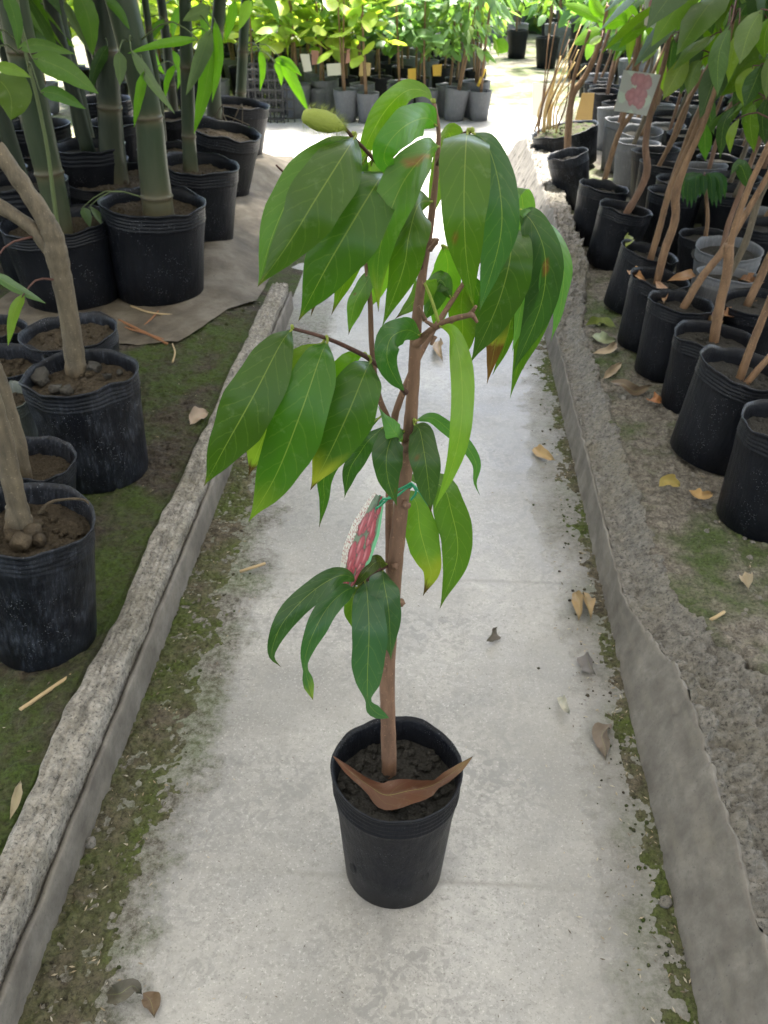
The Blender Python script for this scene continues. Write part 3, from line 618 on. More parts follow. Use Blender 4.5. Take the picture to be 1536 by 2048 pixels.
 (S3, S3P, [(728, 470, .03), (760, 520, .02), (752, 580, .03), (738, 620, .03)], 28, dict(col=G3, roll=.3, tipc=BR, tip0=.93)),
 (BE, BEP, [(846, 560, .0), (850, 570, .02), (825, 605, .03), (790, 638, .03)], 24, dict(col=(.12, .21, .03), roll=.4, tipc=BR, tip0=.9)),
 (S2, S2P, [(905, 600, .09), (880, 560, .07), (862, 610, .06), (845, 645, .06)], 26, dict(col=G2, roll=.2)),
]
for i, (br, P, px, hw, k) in enumerate(LV):
    sgn = -1 if sum(q[2] for q in px) <= 0 else .6
    px = [(x, y, d+sgn*.05*math.sin(min(1, 1.5*j/(len(px)-1))*math.pi/2)) for j, (x, y, d) in enumerate(px)]
    pts = [Q(*q) for q in px]; near_ = nearest(P, pts[0])
    k = dict(k); k.setdefault('seed', i+1); q_ = random.Random(i*7+1); vv_ = q_.uniform(.72, 1.30); k['col'] = (k['col'][0]*vv_*q_.uniform(.70, .95), k['col'][1]*vv_, k['col'][2]*vv_*q_.uniform(.7, 1.5)); k.setdefault('fold', q_.uniform(.12, .42)); k.setdefault('wave', q_.uniform(.03, .12))
    k['spots'] = tuple(k.get('spots', ()))+tuple((q_.uniform(.2, .85), q_.uniform(-.7, .7), q_.uniform(.008, .016), (.12, .06, .015)) for _ in range(q_.randrange(3)))
    mb = MB(); leaf(mb, pts, pm(hw*.92, pts[len(pts)//2]), **k)
    dirn = (pts[1]-pts[0])
    o = mb.build('leaf', M['leaf'], br if br else SAP)
    if br: o.matrix_parent_inverse = br.matrix_local.inverted() if False else Matrix.Translation(Vector((0, 0, 0)))
    pb = MB(); mid_ = near_.lerp(pts[0], .5)+Vector((0, 0, .004))
    tube(pb, [near_, mid_, pts[0], pts[0].lerp(pts[1], .25)], [.0022, .0018, .0016, .0010], 8, 6, col=(.3, .3, .08))
    o2 = pb.build('petiole', M['bud'], br if br else SAP)
    if br: o2.matrix_parent_inverse = Matrix.Translation(Vector((0, 0, 0)))
# side buds / knots on the trunk and bare spurs on the right branch
for (x, y, s) in ((818, 893, 12), (812, 1010, 9), (765, 1338, 7), (802, 1205, 8), (868, 485, 8), (790, 1132, 7)):
    mb = MB(); c = Q(x, y, -.012); blob(mb, c, pm(s, c), x, (1, 1, 1), .6); mb.build('bark_knot', M['bark'], SAP)
for a, b in (((872, 655), (850, 642)), ((905, 640), (892, 655)), ((870, 672), (862, 690)), ((940, 630), (952, 612)), ((945, 630), (955, 645)), ((850, 640), (838, 612)), ((860, 500), (876, 478))):
    mb = MB(); tube(mb, [Q(*a, -.03), Q(*b, -.035)], [.003, .0018], 6, 6, .2); mb.build('spur', M['bark'], SAP)
mb = MB(); tube(mb, [Q(640, 400, -.03), Q(590, 365, -.05), Q(552, 330, -.06)], [.0016, .0016, .001], 10, 6); mb.build('spur', M['twig'], SAP)
# furry bud
a, b = Q(690, 258, -.085), Q(606, 230, -.10); mb = MB(); ax_ = (b-a); side = ax_.cross(CAM-a).normalized(); nn = side.cross(ax_.normalized())
V = []; F = []; NB, SB = 16, 14
for k in range(NB+1):
    u = k/NB; rr = pm(21, a)*lin([(0, .10), (.1, .45), (.3, .85), (.55, 1), (.78, .85), (.92, .62), (.96, .66), (1, .40)], u)
    for j in range(SB):
        g = 2*math.pi*j/SB; V.append(a+ax_*u+side*(rr*math.cos(g)*(1+.14*math.cos(3*g+u*2)))+nn*(rr*.85*math.sin(g)))
for k in range(NB):
    for j in range(SB): F.append((k*SB+j, k*SB+(j+1) % SB, (k+1)*SB+(j+1) % SB, (k+1)*SB+j))
F.append(tuple(NB*SB+j for j in range(SB))); mb.add(V, F)
bud = mb.build('bud', M['bud'], SAP)
mb = MB()
for k in range(900):
    u = R_.random()**1.3; g = R_.uniform(0, 6.28); rr = pm(24, a)*lin([(0, .12), (.1, .5), (.3, .9), (.6, 1), (.82, .9), (.95, .72), (1, .35)], u)
    p0 = a+ax_*u+side*(rr*math.cos(g))+nn*(rr*.85*math.sin(g)); d_ = (side*math.cos(g)+nn*math.sin(g)*.9-ax_.normalized()*.4).normalized()*R_.uniform(.003, .009); s_ = d_.cross(ax_).normalized()*.00016
    mb.add([p0-s_, p0+s_, p0+d_], [(0, 1, 2)])
fz = mb.build('fuzz', M['bud'], bud); fz['kind'] = 'stuff'; fz.matrix_parent_inverse = Matrix()
# hanging picture tag and its green tie
tg = MB(); A_, B_, C_, D_ = Q(758, 975, -.01), Q(748, 1075, -.035), Q(688, 1188, -.055), Q(682, 1125, -.03)
nu, nv = 90, 44; V = []; F = []; Cc = []
rr = random.Random(3); ber = [(rr.uniform(.05, .95), rr.uniform(.30, .86), rr.uniform(.09, .12), rr.uniform(.09, .12)) for _ in range(26)]
tl, tr_, brr, bl = Q(752, 978, -.01), Q(768, 1005, -.03), Q(700, 1200, -.06), Q(676, 1190, -.05)
def lerp2(u, v):
    # a long card seen edge-on: u along its length, v across
    p = cr([Q(762, 985, -.015), Q(724, 1080, -.03), Q(688, 1178, -.045)], 20)[min(20, int(u*20))]
    return p
cl = cr([Q(758, 988, -.015), Q(722, 1085, -.03), Q(688, 1180, -.045)], nu)
for i in range(nu+1):
    u = i/nu; p = cl[i]; tt = (cl[min(i+1, nu)]-cl[max(i-1, 0)]).normalized(); L = tt.cross(CAM-p).normalized(); Nn = L.cross(tt)
    L = (Quaternion(tt, .25) @ L)
    wdt = pm(lin([(0, 13), (.1, 22), (.35, 36), (.62, 38), (.85, 26), (1, 14)], u), p)*1.15
    for j in range(nv+1):
        v = j/nv; V.append(p-L*((v-.5)*2*wdt*.72)+Nn*(.006*math.sin(v*3.1)))
        c = (.10, .16, .09) if noise.noise(Vector((u*6, v*5, 1))) > 0 else (.06, .10, .05)
        if v > .9: c = (.12, .42, .2)
        if v < .24:
            c = (.55, .56, .5)
            if noise.noise(Vector((u*60, v*42, 5))) > .12 and u < .75: c = (.30, .10, .10)
        for (bu, bv, la, lb) in ber:
            du, dv_ = (u-bu), (v-bv); xx = du*.96+dv_*.18; yy = -du*.18+dv_*.96; d = (xx/la)**2+(yy/lb)**2
            if d < 1:
                k = 1-d; hl = max(0, 1-abs(yy/lb+.35)*2.6)*max(0, 1-abs(xx/la)*1.1); c = (.30+.30*hl, .022+.2*hl, .04+.2*hl)
                if d > .78: c = (.11, .012, .018)
        Cc.append(c)
for i in range(nu):
    for j in range(nv): q = i*(nv+1)+j; F.append((q, q+1, q+nv+2, q+nv+1))
tg.add(V, F, Cc); tagO = tg.build('picture_tag', M['tagprint']); tag(tagO, 'folded plastic picture tag of red fruits tied to the sapling trunk', 'tag')
mb = MB()
TI = [[(752, 1018, -.03), (770, 1003, -.03), (788, 985, -.03), (812, 972, -.03), (822, 966, -.028)], [(765, 998, -.032), (790, 994, -.034), (815, 975, -.03), (826, 970, -.02), (808, 985, .02), (786, 990, .02)], [(822, 966, -.028), (838, 982, -.03), (858, 1012, -.03)], [(824, 968, -.028), (832, 984, -.03), (822, 1000, -.03)], [(764, 1000, -.03), (758, 1008, -.02), (760, 990, -.015)]]
for ti in TI: tube(mb, [Q(*q) for q in ti], [.0016]*len(ti), 16, 6)
tag(mb.build('green_tie', M['tie']), 'bright green plastic tie wound round the sapling trunk above the picture tag', 'tie')
# copper dry leaf lying in the pot
zt = rimc.z
mb = MB(); pts = [gz(666, 1512, zt+.006), gz(706, 1548, zt-.010), gz(742, 1574, zt-.026), gz(772, 1590, zt-.032), gz(815, 1582, zt-.028), gz(862, 1572, zt-.022), gz(904, 1546, zt-.004), gz(945, 1513, zt+.014)]
leaf(mb, pts, pm(25, pts[3]), roll=(.1, .5), fold=-.55, nu=44, nv=4, col=(.105, .034, .020), yel=(.15, .075, .028), yel0=.78, prof=[(0, .03), (.12, .30), (.24, .42), (.32, .62), (.40, 1.05), (.5, 1.0), (.6, .82), (.68, .62), (.72, .34), (.8, .42), (.9, .28), (1, .02)], wave=.45, face=Vector((0, -.45, .88)), seed=5, tipc=(.06, .025, .015), tip0=.96)
tag(mb.build('dry_leaf', M['dry']), 'copper brown dry leaf lying across the soil and rim of the sapling pot', 'dry leaf')

# ------------------------------------------------------------------ right bed: edge row of pots
def sapling(rim, rw, base, stems, label, m='pot', seed=0, group=None, soilm='soil', zb=ZR, barkm='bark_tan', **k):
    t, c, ax, r, s = put_pot(rim, rw, base, zb, m, soilm, 'potted_sapling', seed=seed, **k)
    tag(t, label, 'potted plant', group); P = []
    for st in stems:
        x0, y0 = st[0][0], st[0][1]; p0 = gz(x0, y0, s.z-.01) if len(st[0]) == 3 else gy(x0, y0, P[0].y); pts = [p0]+[gy(x, y, p0.y+(q[0] if q else 0)) for x, y, rr_, *q in st[1:]]
        P += add_stem(t, pts, [pm(a[2]*(.82 if x0 > 768 else .95), p) for a, p in zip(st, pts)], barkm, 'stem', .13, n=9*len(pts))
    return t, P, r, s
RS = {}
GR = None
RS[1] = sapling((1592, 850), 215, (1522, 1040), [], 'black pot with white speckles and no stem in view, end of the edge row', seed=1, tap=.88)
RS[2] = sapling((1500, 737), 200, (1420, 910), [[(1478, 762, 11), (1500, 700, 10), (1536, 610, 9), (1580, 500, 8), (1620, 380, 7)], [(1492, 768, 8), (1520, 735, 8), (1560, 690, 7), (1640, 600, 6)]], 'black pot with drain hole and two thin tan stems, beside a curled yellow leaf', seed=2, tap=.88)
RS[3] = sapling((1428, 670), 157, (1386, 812), [[(1426, 688, 12), (1440, 610, 12), (1455, 540, 12), (1458, 488, 13)], [(1452, 545, 8, 0), (1468, 460, 8), (1500, 370, 7.5), (1540, 285, 7), (1580, 190, 6)]], 'black pot whose stem is sawn off to a stub with a side shoot', seed=3, tap=.88)
RS[4] = sapling((1364, 602), 128, (1322, 746), [[(1363, 622, 10), (1400, 560, 9.5), (1447, 500, 9), (1490, 430, 8), (1536, 350, 7), (1590, 240, 6)]], 'black pot with one long stem leaning far over its stub-stemmed neighbour', seed=0, tap=.88)
RS[5] = sapling((1320, 555), 120, (1284, 690), [[(1312, 572, 9), (1330, 500, 10), (1350, 440, 10), (1352, 385, 11), (1375, 320, 7), (1398, 270, 7), (1422, 205, 6.5), (1450, 110, 6), (1470, 20, 5)]], 'black pot with dry brown leaves on its soil and a knobbly tan stem', seed=1, tap=.88)
RS[6] = sapling((1300, 503), 117, (1254, 618), [[(1298, 528, 8), (1318, 460, 8), (1340, 380, 7.5), (1370, 310, 7), (1400, 240, 6.5), (1420, 190, 6), (1450, 90, 5)]], 'black pot with a yellowing leaf stuck upright on its rim', seed=2, tap=.88)
RS[7] = sapling((1252, 415), 107, (1215, 530), [[(1250, 432, 9), (1280, 380, 8.5), (1294, 340, 9.5), (1291, 290, 8), (1300, 230, 7.5), (1312, 180, 8), (1330, 120, 6), (1345, 40, 5)]], 'black pot with a crooked red brown stem bent like an elbow', seed=3, tap=.88, barkm='bark')
RS[8] = sapling((1210, 372), 99, (1180, 483), [[(1204, 378, 7), (1220, 320, 7), (1240, 262, 6.5), (1268, 215, 5), (1275, 120, 5), (1285, 20, 4)], [(1240, 262, 5, 0), (1262, 170, 5), (1278, 60, 4)]], 'black pot with a forked tan stem next to the dusty pot by the wall', seed=0, tap=.88)
RS[9] = sapling((1134, 307), 83, (1148, 412), [[(1134, 312, 9), (1138, 240, 9), (1146, 190, 8), (1172, 150, 7), (1190, 110, 6.5), (1205, 70, 5), (1215, 10, 4)], [(1140, 200, 5, 0), (1152, 140, 5), (1180, 60, 4)]], 'dusty black pot with a thick bent pale trunk, last beside the wall', 'pot_dusty', 1, tap=.82, barkm='bark_tan')
# leaves of the edge row; each hangs from a twig off its plant's stem
def hang(k, px, hw, dy=0.0, col=G2, m='leaf', prof=PROF, roll=None, S=None, nu=14, tw='twig'):
    t, P, r, s = (S or RS)[k]; Y0 = P[0].y
    pts = [gy(x, y, Y0+dy) for x, y in px]; a = nearest(P, pts[0])
    add_leaf(t, pts, pm(hw, pts[0]), m, roll=R_.uniform(-.4, .4) if roll is None else roll, col=col, seed=R_.randrange(999), nu=nu, nv=2, prof=prof, tipc=None)
    mb = MB(); md = a.lerp(pts[0], .6)+Vector((0, 0, .02*(a-pts[0]).length/.1)); tube(mb, [a, md, pts[0], pts[0].lerp(pts[1], .2)], [.0035, .0025, .002, .0012], 8, 6); mb.build('twig', M[tw], t)
PALE, DK, YG = (.12, .16, .075), (.028, .065, .018), (.16, .23, .03)
for a in [
 (3, [(1525, 18), (1498, 64), (1479, 129)], 25, .15, PALE), (5, [(1462, 48), (1438, 108), (1435, 193)], 20, -.3, (.07, .12, .05)), (5, [(1477, 62), (1463, 116), (1456, 166)], 14, -.25, YG),
 (4, [(1525, 127), (1510, 164), (1488, 216)], 19, 0, DK), (4, [(1510, 131), (1483, 164), (1485, 212)], 13, .05, YG), (4, [(1510, 202), (1500, 241), (1508, 306)], 15, .1, G2),
 (5, [(1411, 245), (1410, 279), (1411, 322)], 14, .1, (.06, .16, .015)), (4, [(1471, 210), (1448, 247), (1440, 318)], 13, .3, DK), (4, [(1479, 235), (1461, 270), (1460, 308)], 9, .1, YG),
 (6, [(1379, 110), (1359, 139), (1325, 200)], 20, 0, (.14, .18, .02)), (6, [(1404, 117), (1386, 143), (1375, 190)], 16, 0, PALE), (7, [(1348, 75), (1342, 108), (1338, 146)], 11, 0, DK),
 (7, [(1361, 75), (1358, 98), (1356, 126)], 10, .1, DK), (6, [(1386, 0), (1359, 38), (1332, 70)], 16, .3, G2), (5, [(1425, 71), (1398, 90), (1375, 106)], 8, .0, PALE), (7, [(1325, 71), (1303, 96), (1284, 128)], 13, -.2, PALE),
 (5, [(1411, 0), (1419, 38), (1425, 72)], 13, .2, DK), (4, [(1444, 10), (1438, 38), (1434, 66)], 11, .6, G2), (3, [(1545, 30), (1530, 70), (1528, 120)], 20, .2, G2), (3, [(1545, 100), (1535, 150), (1532, 200)], 14, .2, PALE),
 (4, [(1536, 190), (1525, 240), (1530, 290)], 14, .2, DK), (6, [(1425, 190), (1420, 230), (1428, 270)], 12, .5, DK), (5, [(1500, 150), (1478, 190), (1470, 230)], 14, .35, DK), (6, [(1440, 150), (1420, 170), (1405, 205)], 14, .4, G1),
 (4, [(1500, 0), (1480, 30), (1475, 70)], 14, .5, DK), (6, [(1460, 0), (1470, 40), (1466, 90)], 13, .6, G1), (3, [(1500, 380), (1480, 330), (1460, 350)], 14, .3, DK), (6, [(1400, 60), (1385, 90), (1388, 130)], 12, .35, YG),
 (7, [(1330, 100), (1322, 150), (1330, 190)], 10, .1, YG), (7, [(1345, 30), (1325, 50), (1318, 85)], 12, .2, G3), (8, [(1285, 20), (1300, 50), (1310, 90)], 11, .1, G2), (8, [(1283, 40), (1262, 80), (1258, 130)], 9, .1, G3),
]: hang(*a)
for a in [(9, [(1205, 60), (1185, 66), (1148, 88)], 13, 0, (.11, .22, .015)), (9, [(1210, 30), (1195, 18), (1180, -5)], 12, .1, (.11, .22, .015)), (9, [(1205, 45), (1165, 20), (1128, 8)], 10, .1, (.10, .21, .015)),
          (8, [(1255, 45), (1235, 40), (1208, 55)], 16, .2, (.10, .21, .015)), (8, [(1262, 55), (1262, 30), (1253, 8)], 13, .2, (.12, .23, .02)), (8, [(1271, 76), (1245, 82), (1215, 92)], 18, .15, (.05, .10, .05)),
          (9, [(1204, 73), (1192, 80), (1178, 88)], 7, -.1, (.25, .3, .22)), (9, [(1212, 20), (1205, 40), (1212, 66)], 10, .2, (.05, .12, .02)), (8, [(1275, 40), (1278, 70), (1272, 100)], 9, .2, G1)]: hang(*a, prof=PROF_R)
# drooping dark rosette
RS[10] = sapling((1412, 470), 105, (1395, 560), [[(1402, 520, 6), (1415, 440, 5), (1408, 352, 4)]], 'small plant with a drooping dark rosette of narrow leaves behind the edge row', seed=2, seg=28, Y=None)
for k in range(11):
    a_ = k/10; hang(10, [(1408, 350), (1372+70*a_, 352+10*abs(a_-.5)), (1366+84*a_, 405+12*math.sin(k))], 8, R_.uniform(-.06, .06), (.02, .06, .03), nu=8)
# rows behind the edge row (alike)
ORD = ['first', 'second', 'third', 'fourth', 'fifth', 'sixth', 'seventh', 'eighth', 'ninth', 'tenth', 'eleventh']
GB = 'saplings standing in the rows behind the edge row'
LB = 'slim bare-stemmed sapling in a black pot standing in the rows behind the edge row'
pots_done = [(gz(*b, ZR).x, gz(*b, ZR).y) for b in ((1522, 1040), (1420, 910), (1386, 812), (1322, 746), (1284, 690), (1254, 618), (1215, 530), (1180, 483), (1148, 412), (1395, 560))]
def inview(p, mx=60):
    v = p-CAM; z = v.dot(fw); x = 768+FPX*v.dot(rt)/z; y = 1024-FPX*v.dot(up)/z
    return -mx < x < 1536+mx and -mx < y < 2048+mx, x, y
PROTO_POT = pot_mesh('pot', M['pot'], 1, 2.3, .87, 28, 3, seed=2, soil=.88); PROTO_SOIL = soil_mesh('soil', M['soil'], .94, 2.3*.88, 6, 20, 3, 8)
PROTO_POTG = pot_mesh('pot', M['pot_grey'], 1, 2.3, .80, 28, 2, seed=1, soil=.9)
def foliage_mesh(name, n, r, h, size, cols, m, prof=PROF_R, droop=.6, seed=0, asp=.42):
    mb = MB(); rr = random.Random(seed)
    for i in range(n):
        a = rr.random()*6.28; z = rr.random(); q = r*(.15+.85*math.sqrt(rr.random()))*(1-.45*abs(z-.45))
        p = Vector((q*math.cos(a), q*math.sin(a), z*h)); d = Vector((math.cos(a+rr.uniform(-.8, .8)), math.sin(a+rr.uniform(-.8, .8)), -droop+rr.uniform(-.4, .7))).normalized()
        s = size*rr.uniform(.6, 1.25); c = rr.choice(cols); fc = Vector((rr.uniform(-.6, .6), rr.uniform(-.6, .6), 1)).normalized()
        leaf(mb, [p, p+d*s*.5+Vector((0, 0, s*.08)), p+d*s-Vector((0, 0, s*.12*droop))], s*asp*.5, roll=rr.uniform(-.4, .4), nu=5, nv=1, prof=prof, col=c, face=fc, seed=i, fold=.2)
    return mb.mesh(name, m)
cnt = 0
FOLR = [foliage_mesh('foliage', 40, .18, .40, .18, [DK, G1, G2, (.07, .15, .02)], M['leaf_bg'], PROF, 1.1, s, .36) for s in range(4)]
STEMS = []
for s in range(4):
    mb = MB(); rr = random.Random(s+40); x = 0; pts = [Vector((0, 0, 0))]
    for k in range(1, 6): x += rr.uniform(.02, .07); pts.append(Vector((x, rr.uniform(-.02, .02), k*.15)))
    tube(mb, pts, [.012, .012, .011, .010, .008, .006], 20, 7, .2); STEMS.append((mb.mesh('stem', M[['bark_tan', 'bark_grey', 'bark_tan', 'bark'][s]]), pts[-1]))
for i in range(9):
    for j in range(24):
        x = .98+i*.262+(j % 2)*.06+R_.uniform(-.03, .03); y = 2.05+j*.262+R_.uniform(-.03, .03); x += .03*(y-2)
        if y > 7.6 or any((x-a)**2+(y-b)**2 < .245**2 for a, b in pots_done): continue
        p = Vector((x, y, ZR)); ok, sx_, sy_ = inview(Vector((x, y, .35)), 40)
        if not ok or sx_ < 1040: continue
        t = empty('potted_sapling', p); gp = R_.random() >= .8; si = R_.randrange(4); tag(t, '%s sapling in a %s pot standing in the %s row behind the edge row' % (['straight tan-stemmed', 'grey-stemmed', 'slim tan-stemmed', 'red-brown-stemmed'][si], 'grey' if gp else 'black', ORD[i]), 'potted plant', GB); ro = R_.uniform(0, 6.28); s = R_.uniform(.105, .122)
        for nm, me in (('pot', PROTO_POTG if gp else PROTO_POT), ('soil', PROTO_SOIL)):
            o = D.objects.new(nm, me); COL.objects.link(o); o.parent = t; o.scale = (s, s, s); o.rotation_euler = (R_.uniform(-.05, .05), R_.uniform(0, .1), ro)
        st, top = STEMS[si]; o = D.objects.new('stem', st); COL.objects.link(o); o.parent = t; o.location = (R_.uniform(-.03, .03), R_.uniform(-.03, .03), s*1.95); za = R_.uniform(-.7, .7); sc_ = R_.uniform(.8, 1.15); o.scale = (sc_,)*3; o.rotation_euler = (0, 0, za)
        o2 = D.objects.new('foliage', R_.choice(FOLR)); COL.objects.link(o2); o2.parent = t; q = Matrix.Rotation(za, 3, 'Z') @ (top*sc_); o2.location = Vector(o.location)+q-Vector((0, 0, .16)); o2.rotation_euler = (0, 0, ro); o2['kind'] = 'stuff'
        cnt += 1
# printed tags on the right
def card(px, Y, m, name, label, cat='tag', group=None, colf=None, thick=.0012, n=1):
    P = [gy(x, y, Y) for x, y in px]; mb = MB(); nrm = (P[1]-P[0]).cross(P[3]-P[0]).normalized()
    if colf:
        V = []; F = []; C = []; K = 40
        for i in range(K+1):
            for j in range(K+1):
                u, v = i/K, j/K; V.append(P[0].lerp(P[1], u).lerp(P[3].lerp(P[2], u), v)+nrm*.01*math.sin(u*3)); C.append(colf(u, v))
        for i in range(K):
            for j in range(K): a = i*(K+1)+j; F.append((a, a+1, a+K+2, a+K+1))
        mb.add(V, F, C)
    else:
        mb.add(P+[p+nrm*thick for p in P], [(0, 1, 2, 3), (7, 6, 5, 4), (0, 4, 5, 1), (1, 5, 6, 2), (2, 6, 7, 3), (3, 7, 4, 0)])
    return tag(mb.build(name, M[m], smooth=False), label, cat, group)
def berries(seed, bgc):
    rr = random.Random(seed); B = [(rr.uniform(.3, .75), rr.uniform(.12, .85), rr.uniform(.09, .13)) for _ in range(20)]
    def f(u, v):
        c = bgc if noise.noise(Vector((u*3, v*3, seed))) > -.1 else (.3, .36, .28)
        for a, b, r in B:
            d = math.hypot(u-a, (v-b)*.8)/r
            if d < 1: c = (.25+.10*(1-d), .09+.06*(1-d), .10+.06*(1-d))
        return c
    return f
card([(1247, 140), (1322, 150), (1293, 232), (1228, 222)], 3.6, 'tagprint', 'picture_tag', 'faded plastic picture tag of pinkish fruits hanging before the crooked red brown stem', colf=berries(4, (.26, .27, .24)))
card([(1290, -10), (1330, -10), (1316, 60), (1288, 50)], 3.7, 'tagprint', 'picture_tag', 'picture tag of deep red fruits hanging high among the leaves', colf=berries(9, (.55, .52, .46)))
card([(1164, 186), (1189, 186), (1184, 240), (1150, 240)], 5.2, 'cream', 'paper_tag', 'plain cream paper tag hanging beside the thick bent pale trunk')

# planter of trailing moss at the far end of the right bed
t, c, ax, r, s = put_pot((1128, 258), 130, (1135, 330), ZR, 'pot_dusty', 'bed_l', 'stone_planter', tap=.9, ribs=1, seed=3, soil=.93, seg=40, clods=30)
tag(t, 'wide dark planter with mossy soil and stringy pale stems behind the dusty pot', 'planter')
for k in range(16):
    mb = MB(); x = 1078+R_.uniform(-10, 36); p0 = gz(x, 262+R_.uniform(-6, 6), s.z); tube(mb, [p0, p0+Vector((R_.uniform(0, .06), 0, .15)), p0+Vector((R_.uniform(.03, .18), R_.uniform(-.05, .05), R_.uniform(.3, .6)))], [.006, .005, .003], 10, 5); mb.build('stem', M['cream'] if k % 3 else M['bark_tan'], t)

# ------------------------------------------------------------------ left bed: near pots
LS = {}
def lpot(k, rim, rw, base, stems, label, m='pot_dusty', soilm='soil_tan', barkm='bark_grey', **kw):
    LS[k] = sapling(rim, rw, base, stems, label, m, k, None, soilm, ZL, barkm, **kw); return LS[k]
lpot(1, (62, 1035), 246, (92, 1278), [[(40, 1075, 34), (34, 1010, 22), (20, 945, 21), (8, 880, 20), (-15, 800, 19), (-50, 700, 17)]], 'black pot with swollen knobbly trunk base and scratched side at the bed edge', tap=.88, clods=60, soil=.86)
lpot(2, (62, 915), 172, (80, 1085), [[(52, 965, 15), (38, 890, 16), (22, 830, 15), (5, 770, 14), (-30, 680, 12)]], 'speckled black pot with a smooth slanting trunk tucked behind the knobbly one', tap=.88, seg=40, soil=.8)
lpot(3, (159, 742), 222, (205, 942), [[(154, 752, 24), (142, 660, 20), (128, 580, 21), (112, 505, 25), (105, 470, 23), (82, 425, 20), (40, 362, 19), (-10, 292, 18)], [(100, 500, 16, 0), (70, 462, 15), (35, 435, 15), (-20, 400, 15)]], 'black pot with a thick forked grey trunk and chunky stones on its soil', tap=.88, clods=50, soil=.86)
lpot(4, (138, 662), 194, (170, 800), [], 'blue-black speckled pot holding only dry soil, behind the forked trunk', tap=.86, seg=40, soil=.84)
lpot(5, (2, 722), 168, (30, 860), [], 'black pot of dry leaf litter with ribbed inner wall', tap=.86, seg=36, soil=.8)
lpot(6, (-14, 795), 150, (20, 930), [], 'pale grey ribbed pot of mossy soil beside the forked trunk pot', 'pot_faded', tap=.86, seg=36)
lpot(7, (-12, 652), 122, (10, 770), [], 'small black pot with dry soil at the foot of the bamboo', tap=.86, seg=36)
t3 = LS[3][0]; s3 = LS[3][3]
for (x, y, s_) in ((82, 755, 24), (110, 778, 15), (135, 782, 13), (185, 735, 18), (215, 752, 9), (240, 745, 8), (95, 735, 12)):
    mb = MB(); c = gz(x, y, s3.z+.012); blob(mb, c, pm(s_*.9, c), x, (1, 1, .7), 1.0); tag(mb.build('stone', M['soil']), 'rough grey lump of dry earth on the soil of the forked trunk pot', 'stone', 'lumps on the forked trunk pot')
t1, P1, r1, s1 = LS[1]
for (x, y, s_) in ((62, 1068, 22), (45, 1085, 24), (78, 1080, 14), (30, 1072, 20), (70, 1050, 16)):
    mb = MB(); c = gz(x, y, s1.z+.01); blob(mb, c, pm(s_, c), x, (1, 1, .9), .7); mb.build('root', M['soil_tan'], t1)
mb = MB(); tube(mb, [gz(75, 1030, s1.z+.03), gz(100, 1005, s1.z+.045), gz(140, 998, s1.z+.04), gz(168, 1000, s1.z+.035), gz(182, 1012, s1.z+.03)], [.004, .0035, .003, .003, .002], 20, 6, .2); mb.build('root', M['soil_tan'], t1)

# bamboo
def bamboo(rim, rw, base, culm, nodes, label, col=(.020, .036, .017), seg=40, zb=ZL, potm='pot', Y=None, seed=0, rnd=16):
    t, c, ax, r, s = put_pot(rim, rw, base, zb, potm, 'soil_tan', 'potted_bamboo', seed=seed, seg=seg, tap=.84, soil=.86, clods=14, Y=Y)
    tag(t, label, 'bamboo'); p0 = gz(culm[0][0], culm[0][1], s.z-.01); px = [p0]+[gy(x, y, p0.y) for x, y, w_ in culm[1:]]
    e = px[-1]-px[-2]; px.append(px[-1]+e.normalized()*1.1); ws = [pm(w_/2, p) for (x, y, w_), p in zip(culm, px)]; ws.append(ws[-1]*.8)
    N = 90; P = cr(px, N); mb = MB(); V = []; F = []; C = []; S = 20
    yn = []
    for q in nodes: yn.append(min(range(N+1), key=lambda k: abs(inview(P[k])[2]-q)))
    last = max(k for k in range(N+1) if inview(P[k])[2] > -20) if any(inview(P[k])[2] > -20 for k in range(N+1)) else N
    yn += list(range(last+8, N, 12))
    m_ = len(px)-1; rings = []
    for k in range(N*2+1):
        kk = k/2; i0 = min(int(kk), N-1); p = P[i0].lerp(P[i0+1], kk-i0); x = kk/N*m_; i = min(int(x), m_-1); r_ = ws[i]+(ws[i+1]-ws[i])*(x-i)
        dn = min([abs(kk-q) for q in yn] or [99]); ab = min([kk-q for q in yn if kk >= q] or [99])
        r_ *= 1+.10*math.exp(-(dn/.55)**2); lowf = math.exp(-kk/10.)
        c_ = Vector(col).lerp(Vector((.10, .083, .048)), .6*math.exp(-(dn/2.2)**2)+.0).lerp(Vector((.105, .088, .055)), min(1, .8*lowf))
        if dn < .35: c_ = Vector((.055, .04, .025))
        tt = (P[min(i0+1, N)]-P[max(i0-1, 0)]).normalized(); f_ = tt.cross(Vector((0, 1, 0))).normalized(); b_ = tt.cross(f_)
        for j in range(S):
            a = 2*math.pi*j/S; V.append(p+f_*r_*math.cos(a)+b_*r_*math.sin(a)); C.append(tuple(c_))
    for k in range(N*2):
        for j in range(S): F.append((k*S+j, k*S+(j+1) % S, (k+1)*S+(j+1) % S, (k+1)*S+j))
    mb.add(V, F, C); mb.build('culm', M['bamboo'], t)
    return t, P, r, s
BS = {}
BS[1] = bamboo((307, 402), 212, (322, 588), [(318, 432, 62), (306, 330, 58), (297, 235, 54), (270, 110, 58), (242, 0, 62)], [395, 232], 'thick green bamboo culm in a wide black pot at the edge of the cloth')
BS[2] = bamboo((395, 325), 166, (398, 488), [(382, 348, 30), (378, 280, 27), (374, 135, 27), (370, 0, 24)], [275, 133], 'slim bamboo in a black pot, second along the cloth edge', seed=1)
BS[3] = bamboo((448, 258), 152, (432, 398), [(430, 250, 34), (428, 180, 26), (432, 90, 25), (440, 0, 26)], [150, 60], 'bamboo with tangled roots and a round green seedling in its pot', seed=2)
